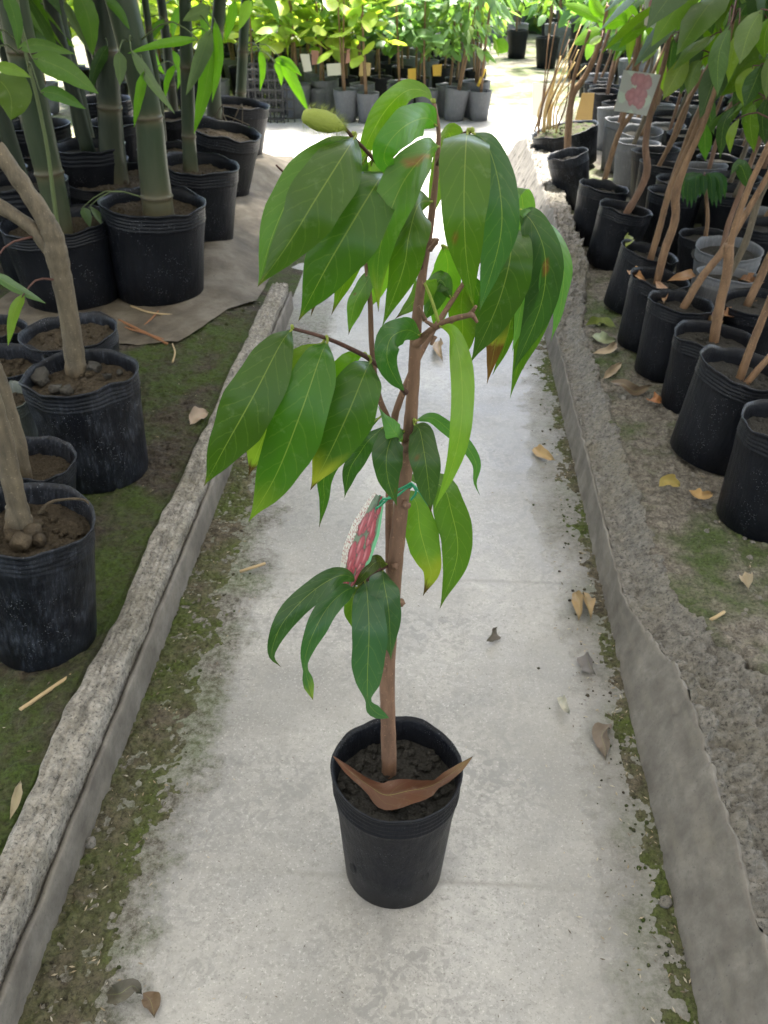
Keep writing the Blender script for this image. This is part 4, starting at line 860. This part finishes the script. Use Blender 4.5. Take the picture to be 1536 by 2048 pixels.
BS[4] = bamboo((478, 205), 118, (474, 322), [(480, 205, 22), (482, 180, 21), (488, 60, 20), (492, 0, 20)], [183, 105], 'thin bamboo in the last pot of the row by the bright aisle', seed=3)
BS[5] = bamboo((232, 352), 222, (250, 470), [(230, 368, 56), (224, 300, 50), (218, 190, 46), (212, 100, 46), (202, 0, 44)], [215, 100], 'dark bamboo culm with brown scaly base between two thicker ones', col=(.014, .024, .014), seed=1)
BS[6] = bamboo((112, 440), 220, (150, 600), [(122, 480, 52), (108, 390, 52), (80, 270, 58), (55, 150, 60), (25, 0, 60)], [345, 100], 'stout bamboo culm with a thin green shoot tied alongside it', seed=2)
BS[7] = bamboo((178, 322), 150, (200, 420), [(180, 330, 44), (172, 285, 38), (150, 180, 36), (120, 60, 36), (110, 0, 36)], [280, 150], 'dark bamboo culm half hidden behind broad leaves', col=(.014, .025, .014), seed=3, seg=28)
BS[8] = bamboo((330, 295), 110, (345, 400), [(328, 300, 16), (318, 200, 15), (302, 90, 14), (290, 0, 14)], [180, 60], 'pencil-thin bamboo culm rising between two bigger pots', seed=0, seg=28)
BS[9] = bamboo((345, 232), 105, (360, 330), [(348, 235, 20), (340, 150, 19), (330, 60, 18), (322, 0, 18)], [170, 40], 'dark slim bamboo culm with a flat-topped black pot farther back', col=(.014, .022, .015), seed=1, seg=28)
BS[10] = bamboo((65, 300), 180, (90, 420), [(72, 310, 40), (55, 200, 40), (30, 90, 40), (10, 0, 40)], [230, 90], 'shaded bamboo culm at the back beside a glossy black pot', col=(.012, .02, .012), seed=2, seg=28)
# thin green shoot alongside the stout culm
mb = MB(); t6, P6, r6, s6 = BS[6]; tube(mb, [gy(x, y, P6[0].y-.08) for x, y in ((118, 470), (108, 400), (95, 300), (75, 200), (50, 100), (35, 0))], [.008, .008, .007, .007, .006, .005], 24, 8, .1); mb.build('shoot', M['bamboo'], t6)
BL, BLB, BLP = (.055, .13, .02), (.10, .24, .012), (.12, .17, .095)
for k, px, hw, dy, c in [
 (1, [(395, 78), (320, 88), (255, 107)], 9, -.15, BLB), (1, [(238, 103), (240, 135), (240, 172)], 13, -.15, BLP), (1, [(262, 100), (300, 160), (350, 228)], 11, -.2, BLP), (1, [(290, 140), (278, 195), (268, 255)], 10, -.2, BLB),
 (2, [(422, 58), (400, 120), (372, 190)], 16, -.15, BLP), (2, [(425, 80), (412, 170), (388, 268)], 17, -.1, BLB), (2, [(430, 40), (437, 120), (424, 205)], 10, -.1, BLB), (2, [(420, 15), (390, 28), (365, 42)], 14, -.1, BLP),
 (5, [(155, -20), (178, 40), (186, 110)], 22, -.3, (.10, .22, .02)), (5, [(128, 0), (155, 55), (186, 112)], 9, -.3, BLP), (6, [(10, -20), (32, 45), (36, 100)], 14, -.4, BL),
 (6, [(62, 112), (130, 140), (198, 188)], 24, -.35, (.075, .16, .02)), (6, [(35, 95), (80, 90), (150, 108)], 13, -.3, (.08, .16, .03)), (6, [(-10, 150), (20, 190), (22, 240)], 42, -.35, (.085, .14, .02)), (6, [(-10, 130), (30, 140), (62, 155)], 12, -.4, (.16, .28, .03)), (6, [(80, 182), (120, 190), (172, 218)], 14, -.3, (.06, .15, .02)),
 (1, [(165, 415), (172, 430), (180, 455)], 10, -.1, BLP), (1, [(180, 412), (212, 448), (248, 490)], 8, -.1, BLP), (7, [(70, 44), (110, 65), (150, 95)], 12, -.2, BLB), (4, [(560, 115), (580, 150), (618, 225)], 12, -.1, BLB),
 (4, [(548, 120), (575, 125), (604, 152)], 9, -.1, BLB), (4, [(520, 100), (525, 140), (520, 182)], 7, -.1, BLB), (4, [(550, 125), (560, 145), (563, 172)], 7, -.1, BLB), (4, [(500, 0), (488, 30), (478, 60)], 12, -.1, (.14, .25, .04)), (4, [(520, -10), (545, 10), (558, 48)], 10, -.1, BL),
 (3, [(430, 0), (445, 30), (440, 70)], 9, 0, BL), (3, [(470, 0), (462, 40), (450, 85)], 10, 0, BLB), (1, [(210, 0), (235, 20), (260, 60)], 10, -.1, BL), (7, [(120, 100), (150, 150), (170, 200)], 13, .1, DK), (7, [(60, 20), (85, 60), (100, 110)], 13, .1, DK), (7, [(90, 0), (110, 30), (105, 70)], 13, .1, BL),
 (5, [(215, 90), (190, 140), (180, 190)], 12, -.1, DK), (9, [(300, 90), (310, 120), (330, 150)], 8, .1, BLB), (9, [(345, 100), (360, 140), (355, 180)], 8, .1, BL), (10, [(40, 0), (60, 40), (70, 90)], 14, .1, DK), (10, [(100, 20), (130, 60), (140, 110)], 12, .2, DK), (10, [(0, 60), (30, 90), (60, 100)], 14, .2, BL), (8, [(330, 40), (310, 60), (300, 90)], 8, .0, BL),
 (8, [(350, 130), (335, 160), (330, 200)], 7, .1, BLB), (3, [(400, 10), (410, 50), (408, 100)], 9, .2, BL), (9, [(370, 10), (350, 40), (345, 80)], 9, .2, BL)]:
    hang(k, px, hw, dy, c, m='leaf_bg', prof=PROF_B, S=BS, nu=12, tw='bamboo')
# near long leaves of the forked trunk plant
for px, c in (([(-20, 545), (35, 578), (92, 607)], (.12, .18, .1)), ([(48, 588), (28, 625), (16, 692)], (.16, .24, .05))): hang(3, px, 11, -.1, c, prof=PROF_B, S=LS)
# round seedling
mb = MB(); t3b, P3b, r3b, s3b = BS[3]; c = gy(497, 262, P3b[0].y-.12); mb.add([c]+[c+rt*.018*math.cos(a)*(1+.1*math.sin(3*a))+up*.026*math.sin(a)-fw*.002*math.cos(2*a) for a in [i*math.pi/8 for i in range(16)]], [(0, 1+i, 1+(i+1) % 16) for i in range(16)], (.10, .30, .02)); mb.build('leaf', M['leaf_bg'], t3b)
mb = MB(); tube(mb, [c, c+Vector((-.03, .03, -.05)), c+Vector((-.06, .05, -.10))], [.0025]*3, 8, 5); mb.build('petiole', M['bamboo'], t3b)
for k in range(5):
    mb = MB(); x = 425+k*10; tube(mb, [gy(x, 245, P3b[0].y-.05), gy(x+R_.uniform(-10, 30), 215+R_.uniform(-10, 25), P3b[0].y-.08), gy(x+R_.uniform(0, 45), 250, P3b[0].y-.1)], [.004, .003, .002], 10, 5, .3); mb.build('root', M['bark_grey'], t3b)
# more culms deep in the shade
GBB = 'bamboo standing deep in the shade'
for k in range(16):
    x = -1.75-.34*(k % 6)+R_.uniform(-.1, .1); y = 3.6+.85*(k//6)+.4*((k % 2))+R_.uniform(-.1, .1)
    t = empty('potted_bamboo', (x, y, ZL)); tag(t, 'dim bamboo in a black pot in the %s shaded row behind the front bamboo' % ORD[k//6], 'bamboo', GBB); s = R_.uniform(.14, .18)
    for nm, me in (('pot', PROTO_POT), ('soil', PROTO_SOIL)): o = D.objects.new(nm, me); COL.objects.link(o); o.parent = t; o.scale = (s, s, s)
    mb = MB(); tube(mb, [Vector((0, 0, s*1.9)), Vector((-.05, 0, .9)), Vector((-.12, .02, 1.7))], [.034, .032, .026], 14, 10, 0, (.014, .022, .012)); o = D.objects.new('culm', mb.mesh('culm', M['bamboo'])); COL.objects.link(o); o.parent = t
    o2 = D.objects.new('foliage', R_.choice(FOLR)); COL.objects.link(o2); o2.parent = t; o2.location = (-.03, 0, .95+.3*R_.random()); o2.scale = (1.1, 1.1, 1.5); o2['kind'] = 'stuff'
# leafy tops above the picture, added to shade both beds
TOPL = [foliage_mesh('shade_crown', 420, .8, .9, .26, [BL, DK, G1], M['leaf_bg'], PROF_B, .8, 70+s, .2) for s in range(2)]
for k, (t, P, r, s) in BS.items():
    o = D.objects.new('shade_crown', TOPL[k % 2]); COL.objects.link(o); o.parent = t; o.location = P[-1]-t.location-Vector((0, 0, .55)); o['kind'] = 'stuff'
for k in (5, 6, 7):
    t, P, r, s = RS[k]; o = D.objects.new('shade_crown', FOLR[k % 4]); COL.objects.link(o); o.parent = t; o.location = P[-1]-t.location+Vector((.05, 0, .0)); o.scale = (1.4, 1.4, 1.2); o['kind'] = 'stuff'

# ------------------------------------------------------------------ across the aisle: rows of nursery plants
YGC = [(.27, .37, .05), (.32, .41, .07), (.20, .31, .05), (.36, .43, .10)]; BGC = [(.09, .19, .06), (.12, .22, .08), (.08, .16, .04), (.15, .26, .11)]  # leaf colours paled to stand in for far glare and haze
FA = [foliage_mesh('foliage', 46, .20, .55, .17, YGC, M['leaf_bg'], PROF_R, .3, s, .62) for s in range(5)]
FB = [foliage_mesh('foliage', 46, .20, .55, .15, BGC, M['leaf_bg'], PROF_R, .5, 20+s, .5) for s in range(5)]
FC = [foliage_mesh('foliage', 110, .26, .6, .13, BGC+[(.12, .20, .05), (.15, .22, .06)], M['leaf_bg'], PROF, .8, 40+s, .4) for s in range(3)]
BST = []
for s in range(5):
    mb = MB(); rr = random.Random(s+90)
    for q in range(rr.choice((1, 2, 2))):
        a = rr.uniform(0, 6); tube(mb, [Vector((.015*math.cos(a), .015*math.sin(a), 0)), Vector((.03*math.cos(a), .03*math.sin(a), .25)), Vector((.05*math.cos(a+.5), .05*math.sin(a+.5), .65))], [.011, .009, .006], 10, 6, .2)
    BST.append(mb.mesh('stem', M['bark_tan']))
GPOT = pot_mesh('pot', M['pot_grey'], 1, 2.35, .78, 32, 2, seed=3, soil=.88); GPOT2 = pot_mesh('pot', M['pot'], 1, 2.35, .8, 28, 3, seed=0, soil=.88); GSOIL = soil_mesh('soil', M['soil'], .94, 2.35*.88, 6, 20, 5, 8)
def bgplant(p, s, fol, label, group, grey=True, tilt=0.0, fz=.30, hs=1.0, stem=True):
    t = empty('potted_shrub', p); tag(t, label, 'potted plant', group); t.rotation_euler = (0, tilt, 0)
    for nm, me in (('pot', GPOT if grey else GPOT2), ('soil', GSOIL)): o = D.objects.new(nm, me); COL.objects.link(o); o.parent = t; o.scale = (s, s, s); o.rotation_euler = (0, 0, R_.uniform(0, 6))
    if stem: o = D.objects.new('stem', R_.choice(BST)); COL.objects.link(o); o.parent = t; o.location = (0, 0, s*2.0); o.rotation_euler = (0, 0, R_.uniform(0, 6)); o.scale = (1, 1, hs)
    if fol: o = D.objects.new('foliage', R_.choice(fol)); COL.objects.link(o); o.parent = t; o.location = (0, 0, s*2+fz*hs); o.rotation_euler = (0, 0, R_.uniform(0, 6)); o.scale = (1, 1, hs); o['kind'] = 'stuff'
    return t
front = [(598, 242, 52, FA), (640, 238, 44, FA), (693, 250, 50, FA), (736, 252, 46, FA), (800, 244, 52, FB), (852, 246, 46, FB), (906, 248, 50, FC)]
for i, (x, y, w_, fo) in enumerate(front):
    p = gz(x, y-8, .0); bgplant(p, pm(w_, p)/2, fo, 'leafy shrub in a grey pot, %s in the front row from the wire crates' % ORD[i] if i < 6 else 'shrub in a flared grey pot leaning beside the end pot of the row', 'front row across the aisle' if i < 6 else None, True, .12 if i == 6 else 0)
p = gz(957, 240, 0); t = bgplant(p, pm(46, p)/2, None, 'grey end pot with a yellow label stick and one round leaf', None, True, 0)
c = Vector((p.x+.08, p.y-.05, .52)); mb = MB(); leaf(mb, [c, c+Vector((.05, -.02, .02)), c+Vector((.11, -.02, -.02))], .055, prof=PROF_R, col=(.11, .24, .01), nu=8, nv=2, seed=3); mb.build('leaf', M['leaf_bg'], t)
mb = MB(); st0 = Vector((p.x-.02, p.y-.02, .25)); tube(mb, [st0, st0+Vector((.05, 0, .12))], [.012, .012], 3, 6); mb.build('label_stick', M['yellow'], t)
GRP2 = 'rows of young plants across the aisle'
for j in range(9):
    for i in range(14):
        x = -3.3+i*.30+R_.uniform(-.05, .05)+.12*(j % 2); y = 7.95+j*.42+R_.uniform(-.05, .05)
        if x > .35+.06*j*0: continue
        if not inview(Vector((x, y, .5)), 80)[0]: continue
        fo = FA if x < -.75+R_.uniform(-.3, .3) else (FB if x < .0 else FC)
        bgplant(Vector((x, y, -.005)), R_.uniform(.095, .115), fo, ('yellow green' if fo is FA else 'mid green' if fo is FB else 'dark green')+' young plant in the %s packed row behind the front pots across the aisle' % ORD[j], GRP2, R_.random() < .45, R_.uniform(-.04, .04), R_.uniform(.24, .36), R_.uniform(.9, 1.25))
GRP3 = 'pots of shrubs in the far yard'
for j in range(8):
    for i in range(13):
        x = .75+i*.5+R_.uniform(-.15, .15)+.25*(j % 2); y = 8.7+j*.75+R_.uniform(-.15, .15)
        if 0.45 < x < 1.15 and y < 10.5: continue
        if not inview(Vector((x, y, .6)), 80)[0]: continue
        bgplant(Vector((x, y, -.02)), R_.uniform(.11, .15), R_.choice((FC, FB, FC)), 'tall green shrub in the %s row of the far yard beyond the right bed' % ORD[j], GRP3, R_.random() < .6, R_.uniform(-.05, .05), R_.uniform(.10, .22), R_.uniform(1.1, 1.9))
# far hedge closing the view
HED = foliage_mesh('hedge', 1500, 1.0, 2.6, .28, BGC+YGC[:2], M['leaf_bg'], PROF_R, .4, 60, .5)
for i in range(12):
    o = D.objects.new('far_shrub', HED); COL.objects.link(o); o.location = (-11+i*2.0, 15.5+R_.uniform(-.6, .6), 0); o.rotation_euler = (0, 0, R_.uniform(0, 6)); o.scale = (1.25, 1.25, 1)
    tag(o, 'large loose green shrub closing the far end of the nursery', 'shrub', 'far shrubs closing the yard')
# label cards in the back rows
for i, (px, m_, lb) in enumerate([([(600, 108), (618, 108), (624, 142), (608, 144)], 'white', 'pale green-white card hanging in the first shrubs across the aisle'), ([(653, 128), (682, 126), (682, 150), (655, 152)], 'white', 'wide blank white card hanging low in the back rows'),
        ([(694, 100), (712, 92), (708, 124), (691, 127)], 'pinkcard', 'tilted pink and white card hanging among stems across the aisle'), ([(720, 124), (742, 126), (740, 152), (718, 152)], 'cream', 'square beige card hanging beside two pale stems'),
        ([(816, 138), (832, 136), (832, 160), (816, 160)], 'yellow', 'small yellow card above a pot across the aisle'), ([(865, 130), (884, 128), (882, 152), (866, 152)], 'yellow', 'bright yellow card in the green shrubs across the aisle'),
        ([(622, 100), (638, 102), (636, 128), (624, 130)], 'pinkcard', 'rust orange card hanging beside a pale green-white card'), ([(1066, 165), (1108, 168), (1104, 238), (1064, 232)], 'white', 'large blank off-white board standing by the end of the right wall')]):
    card(px, 7.75+.02*i if i < 7 else 7.3, m_, 'label_card' if i < 7 else 'board', lb, 'card' if i < 7 else 'board')
# black wire crates left of the back row
for k, (x, y) in enumerate(((535, 238), (556, 236))):
    p = gz(x, y, 0); t = empty('wire_crate', p); tag(t, ['black wire crate standing beside the back row pots', 'second black wire crate pressed against the first one'][k], 'crate'); w_ = .16
    for q in range(6):
        z = .02+q*.07
        for s_ in (-1, 1):
            mb = MB(); mb.add([(-w_, s_*w_-.006, z), (w_, s_*w_-.006, z), (w_, s_*w_+.006, z), (-w_, s_*w_+.006, z), (-w_, s_*w_-.006, z+.014), (w_, s_*w_-.006, z+.014), (w_, s_*w_+.006, z+.014), (-w_, s_*w_+.006, z+.014)], [(0, 1, 5, 4), (2, 3, 7, 6), (4, 5, 6, 7), (1, 0, 3, 2)]); o = D.objects.new('bar', mb.mesh('bar', M['blackgrid'], False)); COL.objects.link(o); o.parent = t
    for q in range(7):
        x_ = -w_+q*w_/3
        for s_ in (-1, 1):
            mb = MB(); yy = s_*w_; mb.add([(x_-.005, yy-.005, 0), (x_+.005, yy-.005, 0), (x_+.005, yy+.005, 0), (x_-.005, yy+.005, 0), (x_-.005, yy-.005, .42), (x_+.005, yy-.005, .42), (x_+.005, yy+.005, .42), (x_-.005, yy+.005, .42)], [(0, 1, 5, 4), (1, 2, 6, 5), (2, 3, 7, 6), (3, 0, 4, 7), (4, 5, 6, 7)]); o = D.objects.new('upright', mb.mesh('upright', M['blackgrid'], False)); COL.objects.link(o); o.parent = t

# ------------------------------------------------------------------ litter
def fallen(px, hwpx, label, col, z=0.0, lift=.028, roll=.5, fold=-.75, seed=1, curl=.0):
    n = len(px); pts = [gz(x, y, z+.004+lift*abs(math.sin(i*2.1+seed))*(1 if 0 < i < n-1 else .35)) for i, (x, y) in enumerate(px)]
    mb = MB(); leaf(mb, pts, pm(hwpx, pts[0]), roll=roll, fold=fold, nu=20, nv=3, col=col, wave=.4, seed=seed, face=Vector((0, -.3, .95)), tipc=tuple(c*.5 for c in col), tip0=.85)
    lo = min(v[2] for v in mb.v); cx = sum(v[0] for v in mb.v)/len(mb.v); cy = sum(v[1] for v in mb.v)/len(mb.v)
    if z == ZR: z = near_r(cx, cy)
    elif z == ZL: z = near_l(cx, cy)
    elif z == 0: z = max(0, moss_l(cx, cy) if cx < -.3 else moss_r(cx, cy) if cx > .29 else 0)
    mb.v = [(a, b, c-lo+z+.003) for a, b, c in mb.v]
    tag(mb.build('fallen_leaf', M['dry']), label, 'fallen leaf')
TAN, BRN, GRY = (.30, .20, .10), (.13, .08, .05), (.085, .07, .058)
fallen([(212, 1988), (240, 1985), (265, 1970), (285, 1988)], 17, 'crumpled grey brown leaf lying on the path by the cracked kerb', GRY, roll=.2, seed=3)
fallen([(285, 1982), (300, 1998), (308, 2032)], 17, 'small torn brown leaf half touching the crumpled grey brown one', BRN, roll=-.3, seed=4)
fallen([(1150, 1182), (1160, 1205), (1158, 1240)], 11, 'left half of a pair of papery tan leaves on the moss', TAN, seed=5)
fallen([(1168, 1182), (1178, 1210), (1182, 1240)], 11, 'right half of a pair of papery tan leaves on the moss', TAN, seed=6, roll=-.3)
fallen([(1172, 1305), (1178, 1328), (1192, 1350)], 10, 'curled silver-brown leaf on the mossy edge of the path', (.15, .13, .13), seed=7, roll=.9)
fallen([(1225, 1440), (1205, 1462), (1212, 1490), (1213, 1515)], 14, 'long twisted brown leaf on the moss under the wall', (.15, .11, .09), seed=8)
fallen([(1122, 1390), (1130, 1408), (1140, 1426)], 8, 'small bleached leaf scrap on the path', (.42, .4, .33), seed=9)
fallen([(973, 1280), (982, 1270), (993, 1255)], 7, 'tiny folded dark leaf alone on the pale path', (.10, .08, .07), seed=10, roll=1.0)
fallen([(1068, 892), (1088, 906), (1112, 918)], 10, 'straight tan leaf on the path beyond the sapling', (.40, .27, .13), seed=11)
fallen([(876, 680), (880, 700), (886, 722)], 10, 'curled pale tan leaf on the path seen just right of the sapling trunk', (.36, .25, .15), seed=12)
fallen([(380, 850), (395, 832), (418, 826)], 13, 'pale pinkish dead leaf on the moss by the kerb', (.36, .27, .21), ZL, seed=13)
fallen([(372, 880), (395, 872), (412, 862)], 6, 'thin beige dead leaf just below the pinkish one', (.32, .26, .19), ZL, seed=14)
fallen([(1318, 972), (1335, 960), (1362, 972)], 10, 'yellow curled leaf on the bed near the two-stemmed pot', (.38, .28, .08), ZR, seed=15)
fallen([(1378, 980), (1402, 992), (1428, 986)], 10, 'orange tan leaf on the bed beside the speckled end pot', (.40, .24, .09), ZR, seed=16, roll=.2)
fallen([(1170, 650), (1200, 645), (1236, 655)], 12, 'half green fallen leaf lying in front of the edge row', (.13, .16, .03), ZR, seed=17, roll=.1)
fallen([(1188, 668), (1205, 678), (1235, 680)], 9, 'pale green curled leaf below the half green one', (.30, .33, .2), ZR, seed=18)
fallen([(1185, 708), (1215, 702), (1235, 685)], 7, 'light brown narrow leaf pointing at a black pot', (.42, .32, .22), ZR, seed=19)
fallen([(1205, 760), (1225, 742), (1245, 725)], 8, 'twisted beige leaf on green moss in front of the pots', (.38, .29, .2), ZR, seed=20)
fallen([(1220, 770), (1245, 775), (1270, 790), (1305, 775)], 9, 'dark curled leaf with pale edges between wall and pots', (.15, .10, .07), ZR, seed=21)
fallen([(1298, 808), (1310, 805), (1322, 812)], 9, 'small rust red leaf flake beside a pot base', (.33, .13, .05), ZR, seed=22)
fallen([(1488, 1148), (1494, 1165), (1496, 1185)], 11, 'rolled up beige leaf on the bed above the crumbling wall', (.36, .29, .2), ZR, seed=23, fold=-1.2)
fallen([(20, 1640), (32, 1600), (42, 1560)], 8, 'long dry grass blade on the dark soil by the kerb', (.34, .28, .18), ZL, seed=24, lift=.008)
fallen([(1260, 540), (1278, 552), (1296, 566)], 9, 'dry orange leaf lying on the soil of a pot in the edge row', (.42, .22, .10), RS[5][3].z, seed=25)
fallen([(1312, 560), (1330, 585), (1328, 605)], 8, 'curled pinkish tan leaf spilling over a pot rim in the edge row', (.40, .23, .14), RS[5][3].z+.015, seed=26)
fallen([(1335, 560), (1365, 552), (1395, 548)], 9, 'brown dead leaf caught between pots of the edge row', (.26, .13, .06), RS[4][3].z+.02, seed=27)
fallen([(1250, 500), (1252, 485), (1262, 470)], 9, 'yellow green leaf leaning on the rim of a pot in the edge row', (.22, .24, .03), RS[6][3].z+.02, seed=28)
for i in range(8):
    x, y = R_.uniform(1420, 1510), R_.uniform(560, 640); fallen([(x-16, y+R_.uniform(-8, 8)), (x, y+R_.uniform(-6, 6)), (x+16, y+R_.uniform(-8, 8))], R_.uniform(7, 11), 'crumpled brown leaf in the heap caught behind the stub-stemmed pot', (.22+.05*(i % 2), .13, .07), .30, seed=30+i)
for o in [o for o in D.objects if o.get('label', '').startswith('crumpled brown leaf in the heap')]: o['group'] = 'leaf heap'
def twig(px, r, z, label, m='rust', up_=.01):
    mb = MB(); pts = [gz(x, y, z+.010+(up_ if 0 < i < len(px)-1 else 0)) for i, (x, y) in enumerate(px)]; tube(mb, pts, [r]*len(pts), 10, 6, .15, (.34, .25, .13)); tag(mb.build('twig', M[m]), label, 'twig')
twig([(238, 640), (290, 665), (335, 688)], .005, ZL, 'thickest orange twig in front of the bamboo pot')
twig([(250, 655), (295, 668), (330, 680)], .004, ZL, 'thin orange twig lying parallel to the thickest one')
twig([(262, 612), (300, 625), (345, 630)], .004, ZL, 'straight twig resting close under the wide bamboo pot', 'husk')
twig([(285, 655), (305, 635), (318, 622)], .004, ZL, 'short twig crossing the others by the bamboo pot')
twig([(345, 725), (350, 705), (345, 688)], .003, ZL, 'small pale bent straw on the green moss', 'husk')
twig([(40, 1420), (95, 1382), (155, 1342)], .0045, ZL, 'golden straw stalk on the dark soil by the kerb', 'husk', .004)
twig([(480, 1143), (505, 1135), (530, 1127)], .004, 0, 'short pale stick on the path edge moss', 'husk')
twig([(1420, 1240), (1436, 1232), (1448, 1224)], .004, ZR, 'short pale stick on the grey right bed', 'husk')
for x, y, s_, z, lb in ((1330, 1808, 13, 0, 'round grey pebble lodged at the foot of the crumbling wall'), (182, 1690, 12, 0, 'grey stone chip at the foot of the cracked kerb'), (283, 885, 10, ZL, 'brown earth lump beside the forked trunk pot'), (1245, 800, 7, ZR, 'little grey pebble on moss before the pots')):
    mb = MB(); c = gz(x, y, z); q = pm(s_, c); blob(mb, c+Vector((0, 0, q*.6)), q, x, (1, 1.1, .85), .4); tag(mb.build('pebble', M['stone']), lb, 'pebble')
# husks and grit
def scatter(name, n, fx, z, label, cols, smin=.002, smax=.006):
    mb = MB()
    for i in range(n):
        x, y = fx(); s = R_.uniform(smin, smax); a = R_.uniform(0, 6.28); d = Vector((math.cos(a), math.sin(a), R_.uniform(-.15, .3))); e = Vector((-d.y, d.x, R_.uniform(-.3, .3)))*.3; c = Vector((x, y, (z(x, y) if callable(z) else z)+.0015+s*.15))
        mb.add([c-d*s, c+e*s, c+d*s, c-e*s, c+Vector((0, 0, s*.25))], [(0, 3, 4), (3, 2, 4), (2, 1, 4), (1, 0, 4)], R_.choice(cols))
    o = mb.build(name, M['husk'], smooth=False); tag(o, label, 'litter', kind='stuff')
HC = [(.30, .25, .17), (.22, .17, .10), (.10, .075, .05), (.34, .31, .24), (.07, .055, .04)]
def f1():
    y = .6+2.9*R_.random()**1.4
    return (-.59+abs(R_.gauss(0, .075)), y) if R_.random() < .5 else (.44-abs(R_.gauss(0, .075)), y)
scatter('husk_litter', 800, f1, .002, 'pale husks and grit strewn along the mossy path edges', HC)
scatter('path_grit', 700, lambda: (R_.uniform(-.5, .42), .6+3.5*R_.random()**1.3), .002, 'tiny dark specks of grit on the pale path', [(.07, .06, .05), (.12, .1, .08), (.35, .3, .22)], .001, .0035)
scatter('bed_litter', 1600, lambda: ((-.72-abs(R_.gauss(0, .35)), .6+3*R_.random()) if R_.random() < .5 else (.74+abs(R_.gauss(0, .22)), 1.0+3*R_.random())), lambda x, y: zl(x, y) if x < 0 else zr(x, y), 'husks and crumbs scattered over the planting beds', HC)
def clod_field(name, n, fx, zf, m, label, s0, s1):
    mb = MB()
    for i in range(n):
        x, y = fx(); s = s0+(s1-s0)*R_.random()**3; blob(mb, Vector((x, y, zf(x, y)+s*.2)), s, i, (1, 1, .7), .5)
    tag(mb.build(name, M[m]), label, 'soil', kind='stuff')
clod_field('soil_crumbs', 500, lambda: (-.72-abs(R_.gauss(0, .3)), .6+3*R_.random()), zl, 'bed_l', 'small crumbs of earth on the mossy left bed', .002, .011)
clod_field('mortar_crumbs', 700, lambda: (.70+abs(R_.gauss(0, .10)), 1.2+2.6*R_.random()), zr, 'kerb_r', 'mortar crumbs spilled along the crumbling wall', .002, .009)

clod_field('path_mud', 900, lambda: (lambda y: (-.59+abs(R_.gauss(0, .06)), y) if R_.random() < .55 else (.44-abs(R_.gauss(0, .05)), y))(.6+2.8*R_.random()**1.2), lambda x, y: 0.0, 'bed_l', 'crumbs of mud and moss along the path edges', .001, .0045)
